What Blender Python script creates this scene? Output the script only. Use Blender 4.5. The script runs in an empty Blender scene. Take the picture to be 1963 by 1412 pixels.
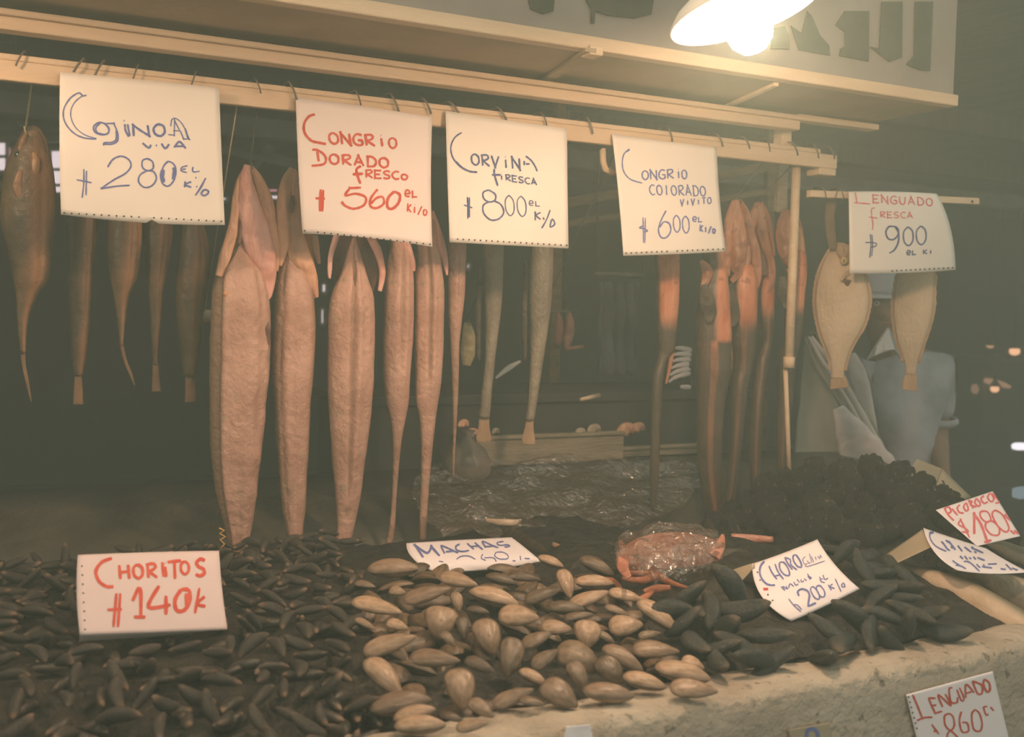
import bpy, bmesh, math, random
from mathutils import Vector, Matrix, noise
random.seed(7)
SC = bpy.context.scene
COL = SC.collection
# ---------------------------------------------------------------- camera, exposure, ambient light
F = 2000.0                      # focal length in photo pixels (1963 wide)
TH, PH, RO, CZ = math.radians(26.81), math.radians(3.26), math.radians(1.3), 1.5
f0 = Vector((math.sin(TH), math.cos(TH), 0)); r0 = Vector((math.cos(TH), -math.sin(TH), 0)); ZV = Vector((0, 0, 1))
FW = f0*math.cos(PH) - ZV*math.sin(PH); u0 = f0*math.sin(PH) + ZV*math.cos(PH)
RI = r0*math.cos(RO) + u0*math.sin(RO); UP = u0*math.cos(RO) - r0*math.sin(RO)
CAM = Vector((0, 0, CZ))
cd = bpy.data.cameras.new('camera'); cam = bpy.data.objects.new('camera', cd); COL.objects.link(cam)
cd.sensor_fit = 'HORIZONTAL'; cd.sensor_width = 36; cd.lens = F/1963*36; cd.clip_start = .02; cd.dof.use_dof = True; cd.dof.focus_distance = 2.2; cd.dof.aperture_fstop = 4.5
M = Matrix((RI, UP, -FW)).transposed().to_4x4(); M.translation = CAM; cam.matrix_world = M
SC.camera = cam
SC.view_settings.view_transform = 'Standard'; SC.view_settings.look = 'None'
SC.view_settings.exposure = 0.0; SC.view_settings.gamma = 1.0; SC.view_settings.use_curve_mapping = False
try:
    SC.cycles.use_denoising = True
    SC.cycles.max_bounces = 6; SC.cycles.diffuse_bounces = 3; SC.cycles.glossy_bounces = 3
    SC.cycles.transparent_max_bounces = 8; SC.cycles.volume_bounces = 0
    SC.cycles.caustics_reflective = False; SC.cycles.caustics_refractive = False
    SC.cycles.sample_clamp_indirect = 4.0
except Exception:
    pass
W = bpy.data.worlds.new('hall_daylight'); SC.world = W; W.use_nodes = True
bg = W.node_tree.nodes['Background']; bg.inputs[0].default_value = (.44, .49, .395, 1); bg.inputs[1].default_value = 1.08
LAMP_STRENGTH = 460.0
LAMP_COLOR = (1.0, .68, .43)
HAZE = .066

al = bpy.data.lights.new('aisle_fill', 'AREA'); al.shape = 'RECTANGLE'; al.size = 2.4; al.size_y = 1.4; al.energy = 9; al.color = (1, .93, .90)  # added soft fill from behind the camera to brighten the counter front
alo = bpy.data.objects.new('aisle_fill', al); COL.objects.link(alo); alo.location = (1.9, -1.6, 2.2)
alo.rotation_euler = (Vector((1.4, 1.6, 1.0))-Vector(alo.location)).to_track_quat('-Z', 'Y').to_euler()

# ---------------------------------------------------------------- helpers
def ray(x, y): return FW + RI*((x-981.5)/F) + UP*((706-y)/F)
def aY(x, y, Y): d = ray(x, y); return CAM + d*(Y/d.y)
def aZ(x, y, Z): d = ray(x, y); return CAM + d*((Z-CZ)/d.z)
def aT(x, y, t): return CAM + ray(x, y)*t
def link(o, parent=None):
    COL.objects.link(o)
    if parent: o.parent = parent
    return o
def tag(o, label=None, cat=None, group=None, kind=None):
    if label: o['label'] = label
    if cat: o['category'] = cat
    if group: o['group'] = group
    if kind: o['kind'] = kind
    return o
def empty(name, loc=(0, 0, 0)):
    o = bpy.data.objects.new(name, None); o.location = loc; o.empty_display_size = .05
    return link(o)
def mesh(name, V, Fc, mat, parent=None, smooth=True, attr=None, org=None):
    """org: world point used as origin (mesh data is made local to it)."""
    me = bpy.data.meshes.new(name)
    pw = Vector(parent.location) if parent else Vector((0, 0, 0))
    if parent and parent.parent: pw = pw + Vector(parent.parent.location)
    o_ = Vector(org) if org is not None else pw
    me.from_pydata([tuple(Vector(v)-o_) for v in V], [], Fc); me.update()
    for p in me.polygons: p.use_smooth = smooth
    if attr is not None:
        a = me.attributes.new('mask', 'FLOAT', 'POINT')
        a.data.foreach_set('value', attr)
    me.materials.append(mat)
    o = bpy.data.objects.new(name, me)
    o.location = o_ - pw if org is not None or parent else (0, 0, 0)
    if parent and org is None: o.location = (0, 0, 0)
    return link(o, parent)
class MB:
    def __init__(s): s.V = []; s.F = []; s.A = []
    def add(s, V, Fc):
        n = len(s.V); s.V += [Vector(v) for v in V]; s.F += [tuple(i+n for i in f) for f in Fc]
    def box(s, a, b):
        x0, y0, z0 = a; x1, y1, z1 = b
        s.add([(x0,y0,z0),(x1,y0,z0),(x1,y1,z0),(x0,y1,z0),(x0,y0,z1),(x1,y0,z1),(x1,y1,z1),(x0,y1,z1)],
              [(3,2,1,0),(4,5,6,7),(0,1,5,4),(1,2,6,5),(2,3,7,6),(3,0,4,7)])
    def tube(s, pts, r, n=8, cap=True):
        pts = [Vector(p) for p in pts]; rs = r if isinstance(r, (list, tuple)) else [r]*len(pts)
        rings = []; prev = None
        for i, p in enumerate(pts):
            d = (pts[min(i+1, len(pts)-1)]-pts[max(i-1, 0)]).normalized()
            a = prev - d*prev.dot(d) if prev is not None else (Vector((0,0,1)) if abs(d.z) < .9 else Vector((1,0,0))).cross(d)
            if a.length < 1e-6: a = Vector((1,0,0)).cross(d)
            a.normalize(); b = d.cross(a); prev = a
            rings.append([p + (a*math.cos(2*math.pi*k/n)+b*math.sin(2*math.pi*k/n))*rs[i] for k in range(n)])
        s.loft(rings, cap)
    def loft(s, rings, cap=True, closed=True):
        n = len(rings[0]); b = len(s.V)
        for r in rings: s.V += [Vector(v) for v in r]
        m = n if closed else n-1
        for i in range(len(rings)-1):
            for k in range(m):
                k2 = (k+1) % n
                s.F.append((b+i*n+k, b+i*n+k2, b+(i+1)*n+k2, b+(i+1)*n+k))
        if cap and closed:
            s.F.append(tuple(b+k for k in reversed(range(n)))); s.F.append(tuple(b+(len(rings)-1)*n+k for k in range(n)))
    def lathe(s, prof, c, axis=ZV, n=24, cap=False):
        axis = Vector(axis).normalized(); a = (Vector((1,0,0)) if abs(axis.x) < .9 else Vector((0,1,0))).cross(axis).normalized(); b = axis.cross(a); c = Vector(c)
        s.loft([[c+axis*h+(a*math.cos(2*math.pi*k/n)+b*math.sin(2*math.pi*k/n))*max(r, 1e-4) for k in range(n)] for r, h in prof], cap)
    def sphere(s, c, r, n=12, sc=(1,1,1)):
        c = Vector(c); rings = []
        for i in range(n//2+1):
            t = math.pi*i/(n//2); q = max(math.sin(t), .002)
            rings.append([c+Vector((r*sc[0]*q*math.cos(2*math.pi*k/n), r*sc[1]*q*math.sin(2*math.pi*k/n), -r*sc[2]*math.cos(t))) for k in range(n)])
        s.loft(rings, True)
    def build(s, name, mat, parent=None, smooth=False, org=None, bevel=0):
        o = mesh(name, s.V, s.F, mat, parent, smooth, None, org)
        if bevel:
            m = o.modifiers.new('b', 'BEVEL'); m.width = bevel; m.segments = 2; m.limit_method = 'ANGLE'
        return o
def cr(pts, n):
    """Catmull-Rom through tuples, n samples per span."""
    out = []; P = [pts[0]]+list(pts)+[pts[-1]]
    for i in range(1, len(P)-2):
        p0, p1, p2, p3 = P[i-1:i+3]
        for k in range(n):
            t = k/n
            out.append(tuple(.5*(2*b+(c-a)*t+(2*a-5*b+4*c-d)*t*t+(3*b-a-3*c+d)*t**3) for a, b, c, d in zip(p0, p1, p2, p3)))
    out.append(tuple(pts[-1])); return out
def lerp(a, b, t): return a+(b-a)*t
def sstep(a, b, x):
    t = min(1, max(0, (x-a)/(b-a))); return t*t*(3-2*t)

# ---------------------------------------------------------------- materials
def mat(name, c1, c2=None, scale=8.0, rough=.6, spec=.4, bump=0.0, bscale=None, stretch=(1,1,1), coat=0.0, metal=0.0, maskc=None, detail=4, lo=.35, hi=.65, spots=None, bands=False):
    m = bpy.data.materials.new(name); m.use_nodes = True; N = m.node_tree.nodes; L = m.node_tree.links
    b = N['Principled BSDF']
    b.inputs['Roughness'].default_value = rough; b.inputs['Specular IOR Level'].default_value = spec
    b.inputs['Metallic'].default_value = metal; b.inputs['Coat Weight'].default_value = coat; b.inputs['Coat Roughness'].default_value = .15
    c1 = (*c1, 1); c2 = (*(c2 or c1[:3]), 1)
    tc = N.new('ShaderNodeTexCoord'); mp = N.new('ShaderNodeMapping'); mp.inputs['Scale'].default_value = stretch
    L.new(tc.outputs['Object'], mp.inputs['Vector'])
    nz = N.new('ShaderNodeTexNoise'); nz.inputs['Scale'].default_value = scale; nz.inputs['Detail'].default_value = detail
    L.new(mp.outputs[0], nz.inputs['Vector'])
    rp = N.new('ShaderNodeValToRGB'); rp.color_ramp.elements[0].position = lo; rp.color_ramp.elements[1].position = hi
    rp.color_ramp.elements[0].color = c1; rp.color_ramp.elements[1].color = c2
    L.new(nz.outputs[0], rp.inputs[0]); out = rp.outputs[0]
    if spots:
        n4 = N.new('ShaderNodeTexNoise'); n4.inputs['Scale'].default_value = spots[1]; n4.inputs['Detail'].default_value = 3; L.new(tc.outputs['Object'], n4.inputs['Vector'])
        r4 = N.new('ShaderNodeValToRGB'); r4.color_ramp.elements[0].position = spots[2]; r4.color_ramp.elements[1].position = spots[2]+.08; L.new(n4.outputs[0], r4.inputs[0])
        m4 = N.new('ShaderNodeMix'); m4.data_type = 'RGBA'; m4.inputs[7].default_value = (*spots[0], 1); L.new(r4.outputs[0], m4.inputs[0]); L.new(out, m4.inputs[6]); out = m4.outputs[2]
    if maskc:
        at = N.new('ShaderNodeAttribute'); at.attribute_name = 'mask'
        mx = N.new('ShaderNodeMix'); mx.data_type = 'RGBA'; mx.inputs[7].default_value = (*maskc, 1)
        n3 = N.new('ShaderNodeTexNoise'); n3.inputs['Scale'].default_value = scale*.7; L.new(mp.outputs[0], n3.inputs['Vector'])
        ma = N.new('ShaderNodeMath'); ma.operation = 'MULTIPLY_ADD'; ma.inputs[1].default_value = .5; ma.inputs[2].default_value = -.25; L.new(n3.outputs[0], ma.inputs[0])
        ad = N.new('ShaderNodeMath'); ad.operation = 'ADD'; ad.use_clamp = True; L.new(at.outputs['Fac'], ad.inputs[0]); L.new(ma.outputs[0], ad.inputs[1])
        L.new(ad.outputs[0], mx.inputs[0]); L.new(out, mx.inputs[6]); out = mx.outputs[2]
    bh = None
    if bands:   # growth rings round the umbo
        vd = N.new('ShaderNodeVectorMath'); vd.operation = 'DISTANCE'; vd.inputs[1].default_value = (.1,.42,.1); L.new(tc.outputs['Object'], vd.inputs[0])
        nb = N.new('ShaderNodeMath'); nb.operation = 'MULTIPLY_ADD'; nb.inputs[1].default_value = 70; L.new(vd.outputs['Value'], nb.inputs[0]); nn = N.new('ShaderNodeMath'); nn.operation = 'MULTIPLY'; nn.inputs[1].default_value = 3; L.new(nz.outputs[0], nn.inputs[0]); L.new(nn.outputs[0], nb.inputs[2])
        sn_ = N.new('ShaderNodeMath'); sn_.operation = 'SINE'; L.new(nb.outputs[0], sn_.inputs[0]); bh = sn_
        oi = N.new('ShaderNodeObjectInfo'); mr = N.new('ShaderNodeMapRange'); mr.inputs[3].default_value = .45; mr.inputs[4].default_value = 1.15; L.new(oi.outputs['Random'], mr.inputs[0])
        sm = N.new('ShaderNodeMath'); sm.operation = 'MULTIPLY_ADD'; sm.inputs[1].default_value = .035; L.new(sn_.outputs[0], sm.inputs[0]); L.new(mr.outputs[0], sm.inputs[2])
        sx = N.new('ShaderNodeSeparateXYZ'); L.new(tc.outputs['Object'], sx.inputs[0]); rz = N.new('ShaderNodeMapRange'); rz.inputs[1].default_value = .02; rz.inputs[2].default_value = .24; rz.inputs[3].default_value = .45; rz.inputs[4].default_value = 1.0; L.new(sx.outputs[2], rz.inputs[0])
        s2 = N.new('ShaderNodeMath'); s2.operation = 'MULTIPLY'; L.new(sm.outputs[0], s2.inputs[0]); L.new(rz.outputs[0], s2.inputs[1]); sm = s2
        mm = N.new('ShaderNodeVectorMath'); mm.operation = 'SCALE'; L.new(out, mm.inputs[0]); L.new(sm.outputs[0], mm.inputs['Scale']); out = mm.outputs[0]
    L.new(out, b.inputs['Base Color'])
    if bump:
        n2 = N.new('ShaderNodeTexNoise'); n2.inputs['Scale'].default_value = bscale or scale*4; n2.inputs['Detail'].default_value = 5; L.new(mp.outputs[0], n2.inputs['Vector'])
        bp = N.new('ShaderNodeBump'); bp.inputs['Strength'].default_value = bump; bp.inputs['Distance'].default_value = .01
        hgt = n2.outputs[0]
        if bh:
            ha = N.new('ShaderNodeMath'); ha.operation = 'MULTIPLY_ADD'; ha.inputs[1].default_value = .10; L.new(bh.outputs[0], ha.inputs[0]); L.new(hgt, ha.inputs[2]); hgt = ha.outputs[0]
        L.new(hgt, bp.inputs['Height']); L.new(bp.outputs[0], b.inputs['Normal'])
    return m
def emit(name, c, s):
    m = bpy.data.materials.new(name); m.use_nodes = True; N = m.node_tree.nodes; L = m.node_tree.links
    N.remove(N['Principled BSDF']); e = N.new('ShaderNodeEmission'); e.inputs[0].default_value = (*c, 1); e.inputs[1].default_value = s
    L.new(e.outputs[0], N['Material Output'].inputs[0]); return m
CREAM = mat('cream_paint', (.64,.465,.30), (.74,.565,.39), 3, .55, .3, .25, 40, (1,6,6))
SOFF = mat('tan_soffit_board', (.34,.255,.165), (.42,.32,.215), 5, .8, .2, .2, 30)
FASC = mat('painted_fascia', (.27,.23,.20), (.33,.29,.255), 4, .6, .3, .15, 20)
DARKP = mat('dark_letter_paint', (.05,.055,.04), (.08,.08,.06), 10, .6)
PAPER = mat('paper', (.80,.73,.655), (.86,.80,.725), 3, .85, .2, .12, 9)
PAPERP = mat('pinkish_paper', (.77,.665,.62), (.82,.72,.67), 3, .85, .2, .15, 9)
PAPERL = mat('lilac_pink_paper', (.66,.53,.52), (.72,.585,.57), 3, .85, .2, .15, 9)
PAPERW = mat('white_paper', (.84,.77,.79), (.88,.82,.83), 3, .8, .2, .12, 9)
BLUE = mat('blue_marker', (.12,.15,.36), (.17,.20,.44), 60, .8, .2)
NAVY = mat('dark_blue_marker', (.06,.08,.20), (.12,.15,.30), 60, .8, .2)
RED = mat('red_marker', (.55,.075,.045), (.64,.12,.08), 60, .8, .2)
PINKR = mat('pink_red_marker', (.68,.12,.14), (.74,.20,.22), 60, .8, .2)
HOLE = mat('hole_dark_disc', (.04,.04,.03), None, 5, .9)
STEEL = mat('dark_wire', (.12,.10,.08), (.2,.16,.12), 30, .45, .5, metal=.6)
STRING = mat('twine', (.55,.42,.25), None, 30, .8)
CONC = mat('rough_concrete', (.32,.265,.205), (.46,.395,.315), 9, .9, .2, .9, 60, spots=((.2,.17,.13), 45, .62))
WETC = mat('wet_counter', (.045,.04,.03), (.10,.082,.06), 6, .4, .45, .5, 25)
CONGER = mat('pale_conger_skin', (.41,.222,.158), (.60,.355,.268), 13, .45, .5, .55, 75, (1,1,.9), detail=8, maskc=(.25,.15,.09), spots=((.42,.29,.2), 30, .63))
CONGHEAD = mat('conger_head_flesh', (.54,.25,.11), (.72,.40,.21), 18, .45, .45, .8, 50, (1,1,.5), maskc=(.62,.34,.26))
CONGPINK = mat('pink_gill_flesh', (.62,.27,.19), (.78,.44,.37), 14, .42, .5, .6, 50, (1,1,.5))
GUT = mat('dark_gut_flesh', (.10,.045,.03), (.20,.085,.05), 20, .4, .5)
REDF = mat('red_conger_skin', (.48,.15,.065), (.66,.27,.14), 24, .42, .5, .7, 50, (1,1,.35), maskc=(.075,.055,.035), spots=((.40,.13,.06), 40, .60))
REDPALE = mat('red_conger_tail', (.34,.16,.075), (.44,.23,.12), 18, .5, .4, .3, 70, (1,1,.4), maskc=(.06,.05,.035))
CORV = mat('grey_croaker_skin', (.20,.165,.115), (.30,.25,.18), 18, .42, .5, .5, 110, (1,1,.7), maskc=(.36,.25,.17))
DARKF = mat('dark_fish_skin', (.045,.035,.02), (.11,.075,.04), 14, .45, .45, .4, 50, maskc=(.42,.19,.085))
BROWNF = mat('brown_fish_head', (.10,.06,.03), (.26,.13,.06), 16, .45, .5, .6, 40)
AMBER = mat('amber_fish_cheek', (.24,.12,.05), (.46,.24,.09), 14, .4, .5, .4, 60)
FLAT = mat('sole_belly_skin', (.50,.375,.24), (.60,.465,.315), 9, .5, .4, .45, 80, (1.3,1.3,.8), maskc=(.40,.27,.17))
BTAIL = mat('brown_tail', (.13,.075,.04), (.22,.12,.06), 20, .5)
EYE = mat('fish_eye', (.02,.02,.02), None, 5, .15, .6)
EYEW = mat('fish_eye_rim', (.55,.42,.22), None, 5, .3, .5)
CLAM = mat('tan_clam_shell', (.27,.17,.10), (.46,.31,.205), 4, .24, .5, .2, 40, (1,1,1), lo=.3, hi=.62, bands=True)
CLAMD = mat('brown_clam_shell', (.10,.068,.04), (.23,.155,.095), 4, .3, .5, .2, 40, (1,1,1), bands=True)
MUSS = mat('black_mussel_shell', (.022,.022,.02), (.06,.05,.04), 25, .42, .35, .4, 60, maskc=(.26,.16,.10))
CHORO = mat('black_choro_shell', (.015,.02,.018), (.04,.045,.04), 18, .38, .5, .5, 50, maskc=(.12,.09,.06))
HEAPM = mat('dark_shell_debris', (.012,.012,.01), (.035,.03,.023), 30, .6, .3, 1.0, 60)
BARN = mat('barnacle_crust', (.035,.035,.028), (.09,.08,.06), 26, .8, .3, 1.0, 70, spots=((.26,.175,.105), 3.2, .60))
PINKB = mat('pink_fish_flesh', (.40,.15,.10), (.58,.27,.19), 26, .3, .5, .6, 50, maskc=(.66,.42,.35))
ORANGE = mat('orange_fish_scrap', (.46,.155,.08), (.58,.245,.145), 24, .35, .5, .4, 60)
SILV = mat('silvery_tan_fish', (.46,.34,.22), (.66,.52,.39), 9, .38, .5, .3, 80, (1,1,1), maskc=(.17,.145,.09))
FIN = mat('fin_membrane', (.36,.22,.12), (.45,.3,.18), 30, .5, .4, .4, 60, (1,1,.3))
FIND = mat('dark_fin', (.03,.022,.016), (.07,.05,.03), 30, .5, .4, .4, 60)
HALLW = mat('dark_hall_wall', (.02,.02,.016), (.035,.035,.028), 3, .9, .1)
CEIL = mat('hall_roof_boards', (.12,.092,.06), (.17,.13,.09), 3, .85, .2, .4, 12, (8,1,1))
TRUSS = mat('grey_steel_truss', (.5,.49,.45), (.62,.6,.56), 6, .6)
FLOORM = mat('wet_hall_floor', (.05,.05,.04), (.09,.085,.07), 3, .4, .4)
PLANK = mat('weathered_plank', (.26,.21,.14), (.38,.31,.22), 7, .8, .2, .5, 30, (1,6,6))
BROWNW = mat('brown_slat_wood', (.17,.105,.055), (.25,.16,.085), 7, .7, .2, .4, 30, (1,6,6))
SKIN = mat('tanned_skin', (.23,.135,.085), (.30,.18,.115), 10, .55, .4)
SHIRT = mat('grey_blue_shirt', (.24,.25,.28), (.42,.43,.47), 5, .85, .1, 1.0, 9)
WHITEC = mat('white_cloth', (.62,.55,.53), (.72,.66,.63), 8, .85, .1, .4, 15)
CAPM = mat('pale_blue_cap', (.36,.37,.42), (.46,.47,.52), 10, .8, .1)
HAIR = mat('dark_hair', (.03,.025,.02), None, 40, .6)
TARP = mat('grey_plastic_sheet', (.21,.195,.15), (.30,.28,.23), 5, .45, .4, .5, 10)
BLUEC = mat('dull_blue_cloth', (.085,.09,.10), (.13,.135,.15), 8, .85, .1, .5, 10)
CARDB = mat('tan_card_back', (.36,.30,.21), (.43,.36,.26), 6, .85, .1)
YELB = mat('yellow_net', (.42,.33,.17), (.56,.46,.26), 40, .7)
MEAT = mat('dark_red_meat', (.34,.12,.08), (.50,.22,.16), 14, .4, .5)
def plastic():
    m = bpy.data.materials.new('clear_plastic_film'); m.use_nodes = True; N = m.node_tree.nodes; L = m.node_tree.links
    N.remove(N['Principled BSDF'])
    t = N.new('ShaderNodeBsdfTransparent'); t.inputs[0].default_value = (.95,.92,.88,1)
    g = N.new('ShaderNodeBsdfGlossy'); g.inputs['Roughness'].default_value = .12; g.inputs[0].default_value = (1,.95,.9,1)
    d = N.new('ShaderNodeBsdfDiffuse'); d.inputs[0].default_value = (.22,.15,.11,1)
    tc = N.new('ShaderNodeTexCoord'); nz = N.new('ShaderNodeTexNoise'); nz.inputs['Scale'].default_value = 30; nz.inputs['Detail'].default_value = 3; nz.inputs['Distortion'].default_value = 1.5
    L.new(tc.outputs['Object'], nz.inputs['Vector']); b = N.new('ShaderNodeBump'); b.inputs['Strength'].default_value = 1; b.inputs['Distance'].default_value = .02
    L.new(nz.outputs[0], b.inputs['Height']); L.new(b.outputs[0], g.inputs['Normal'])
    m1 = N.new('ShaderNodeMixShader'); m1.inputs[0].default_value = .55; L.new(d.outputs[0], m1.inputs[1]); L.new(g.outputs[0], m1.inputs[2])
    m2 = N.new('ShaderNodeMixShader'); m2.inputs[0].default_value = .38; L.new(t.outputs[0], m2.inputs[1]); L.new(m1.outputs[0], m2.inputs[2])
    L.new(m2.outputs[0], N['Material Output'].inputs[0]); return m
FILM = plastic()
def struct(o): o['kind'] = 'structure'; return o

# ---------------------------------------------------------------- the hall
b = MB(); b.box((-5,-2,-.1), (17,9.4,0)); struct(b.build('floor', FLOORM))
b = MB(); b.box((-5,9.2,0), (17,9.4,2.95)); struct(b.build('wall_back', HALLW))
b = MB(); b.box((16.8,2.5,0), (17,9.2,2.95)); struct(b.build('wall_right', HALLW))
b = MB(); b.box((-5.0,2.8,0), (-4.8,9.2,2.95)); struct(b.build('wall_left', HALLW))
b = MB(); b.box((-5,2.75,2.80), (17,9.4,2.95))
struct(b.build('ceiling', CEIL))
for i, Y in enumerate((4.6, 6.0, 7.4)):
    b = MB(); b.box((-4.8,Y,2.66), (16.8,Y+.12,2.80)); struct(b.build('trim_%d' % (i+1), TRUSS if i == 2 else CEIL, bevel=.01))
# steel brace below the roof at the far left
def strut(n, p, q, r, m=TRUSS):
    b = MB(); b.tube([p, q], r, 6); return struct(b.build(n, m))
strut('trim_4', aY(15,170,8.6), aY(45,240,8.6), .035); strut('trim_5', aY(0,262,8.8), aY(135,262,8.8), .05)
strut('trim_6', aY(88,268,8.8), aY(125,235,8.8), .03); strut('trim_7', aY(425,285,8.6), aY(600,320,8.6), .045)
strut('trim_8', aY(470,340,8.6), aY(520,280,8.6), .035); strut('trim_9', aY(0,215,8.0), aY(600,260,8.0), .03, CEIL)
DAY = emit('daylight_pane', (1,.96,.95), 1.05); DAYP = emit('pink_lit_pane', (1,.45,.5), .85)
def window(n, x0, y0, x1, y1, m=DAY, bars=()):
    o = empty('window_%d' % n, aY((x0+x1)/2, y1, 9.18)); struct(o)
    b = MB(); p = [aY(x0,y0,9.17), aY(x1,y0,9.17), aY(x1,y1,9.17), aY(x0,y1,9.17)]
    q = [v+Vector((0,.03,0)) for v in p]
    b.add(p+q, [(3,2,1,0),(4,5,6,7),(0,1,5,4),(1,2,6,5),(2,3,7,6),(3,0,4,7)]); b.build('pane', m, o)
    b = MB()
    for a, c in ((0,1),(1,2),(2,3),(3,0)): b.tube([p[a], p[c]], .018, 6)
    for t in bars: b.tube([p[0].lerp(p[3], t), p[1].lerp(p[2], t)], .014, 6)
    b.build('frame', TRUSS, o)
window(1, -20,270,14,330, DAY, (.5,)); window(2, 14,280,24,322, DAYP); window(3, 95,286,150,372, DAY, (.45,.8))
window(4, 424,376,436,386); window(5, 512,372,537,384, DAY); window(6, 513,360,534,370, DAYP)
window(7, 615,542,626,562); window(8, 613,590,622,622); window(9, -4,348,3,362, DAY); window(10, 893,504,901,516)

# ---------------------------------------------------------------- the stall: canopy, beam, rail, post
XL = -1.6
o = empty('canopy_sign_box', (.3,1.89,2.03)); tag(o, 'shallow tan canopy box with dark painted letters along its front board, above the rail', 'canopy')
b = MB(); b.box((XL,1.89,2.06), (2.186,1.91,2.62)); b.build('fascia_board', FASC, o)
b = MB(); b.box((XL,1.872,2.034), (2.186,1.905,2.062)); b.build('bottom_trim', CREAM, o, bevel=.003)
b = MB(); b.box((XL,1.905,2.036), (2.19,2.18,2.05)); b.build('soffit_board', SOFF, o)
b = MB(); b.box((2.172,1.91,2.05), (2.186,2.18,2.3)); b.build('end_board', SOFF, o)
def soffrib(xa, ya, xb, yb, w, m):
    p = aZ(xa,ya,2.034); q = aZ(xb,yb,2.034); d = (q-p).normalized(); s = Vector((-d.y, d.x, 0))*w
    b = MB(); V = [p-s,p+s,q+s,q-s]; b.add(V+[v+Vector((0,0,-.008)) for v in V], [(0,1,2,3),(7,6,5,4),(0,4,5,1),(1,5,6,2),(2,6,7,3),(3,7,4,0)]); b.build('soffit_rib', m, o)
soffrib(1133,92,1040,155,.012,SOFF); soffrib(1488,158,1395,200,.006,CREAM)
p = aY(1143,90,1.865); b = MB(); b.box((p.x-.016,1.862,2.022), (p.x+.016,1.90,2.042)); b.build('bracket_block', CREAM, o, bevel=.003)
def letter(px, name='letter'):
    P = [aY(x,y,1.888) for x, y in px]; n = len(P); Q = [v+Vector((0,-.003,0)) for v in P]
    b = MB(); b.add(Q+P, [tuple(range(n))]+[(i,(i+1)%n,n+(i+1)%n,n+i) for i in range(n)])
    b.build(name, DARKP, o)
q = lambda L: [(1260+x/2.7923, y/2.7923) for x, y in L]
letter(q([(755,268),(712,138),(770,180),(800,60),(822,85),(868,190),(916,243),(922,298)]))
letter(q([(600,262),(620,150),(680,140),(700,190),(704,264)]))
letter(q([(972,300),(978,262),(1002,250),(1002,172),(950,135),(1000,60),(1130,60),(1128,330)]))
letter(q([(1135,250),(1185,262),(1200,10),(1308,10),(1305,310),(1240,332)]))
letter(q([(1330,345),(1372,300),(1380,10),(1472,10),(1455,380),(1400,374)]))
letter([(1012,0),(1062,0),(1060,22),(1040,27),(1018,18)])
letter([(1122,0),(1252,0),(1248,28),(1215,36),(1165,30),(1140,22),(1139,45),(1132,45),(1132,18)])
b = MB(); b.box((XL,2.13,1.984), (1.905,2.17,2.008)); b.box((XL,2.12,2.008), (1.93,2.18,2.02)); b.box((1.905,2.135,2.012), (2.19,2.175,2.028))
tag(b.build('canopy_beam', CREAM, bevel=.003), 'long cream painted wooden beam under the canopy, just above the hook rail', 'beam')
b = MB(); b.box((XL,2.195,1.905), (2.10,2.215,1.943)); b.box((XL,2.195,1.943), (2.04,2.255,1.955)); b.box((2.04,2.198,1.887),(2.10,2.25,1.906))
tag(b.build('hook_rail', CREAM, bevel=.003), 'long cream wooden rail carrying the wire hooks, signs and hanging fish', 'rail')
o = empty('stall_post', (1.985,2.24,.95)); tag(o, 'cream upright post at the right end of the hook rail', 'post')
b = MB(); b.box((1.905,2.2,1.955), (1.94,2.235,2.012)); b.build('upper_block', CREAM, o, bevel=.003)
b = MB(); b.tube([(1.99,2.235,1.905), (1.99,2.235,1.37)], .0125, 12); b.tube([(1.99,2.235,1.385),(1.99,2.235,1.355)], .016, 12); b.build('upper_pipe', CREAM, o, True)
pb = aY(1518,405,2.36); b = MB(); b.box((pb.x-.018,2.40,pb.z), (pb.x+.018,2.42,2.0)); b.build('back_board', PLANK, o, bevel=.003)
b = MB(); b.tube([(1.99,2.25,1.365), aY(1515,960,2.262)], .0065, 10); b.build('lower_rod', CREAM, o, True)
b = MB(); p = aY(1550,371,2.2); q2 = aY(1873,386,2.2); d = Vector((0,0,.0095))
b.add([p-d+Vector((0,-.009,0)),q2-d+Vector((0,-.009,0)),q2-d+Vector((0,.009,0)),p-d+Vector((0,.009,0)),p+d+Vector((0,-.009,0)),q2+d+Vector((0,-.009,0)),q2+d+Vector((0,.009,0)),p+d+Vector((0,.009,0))],
      [(3,2,1,0),(4,5,6,7),(0,1,5,4),(1,2,6,5),(2,3,7,6),(3,0,4,7)])
o = empty('side_rail', p); tag(o, 'short cream wooden bar sticking out from the post, LENGUADO FRESCA sign on it', 'rail')
b.build('bar', CREAM, o, bevel=.002)
b = MB(); c = aY(1864,386,2.19); b.lathe([(.004,-.001),(.004,.001)], c, (0,1,0), 12, True); b.build('bolt_hole_disc', HOLE, o)  # dark disc painted in for the shade of a bolt hole
b = MB(); b.tube([aY(1155,287,2.23),aY(1156,310,2.23),aY(1160,324,2.23),aY(1172,330,2.23),aY(1185,330,2.23),aY(1190,318,2.23)], .0085, 8); b.tube([aY(1157,284,2.23),aY(1157,290,2.23)],.006,8)
tag(b.build('rail_bracket', CREAM, smooth=True), 'curved cream bracket under the rail beside the CONGRIO COLORADO sign', 'bracket')

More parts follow.
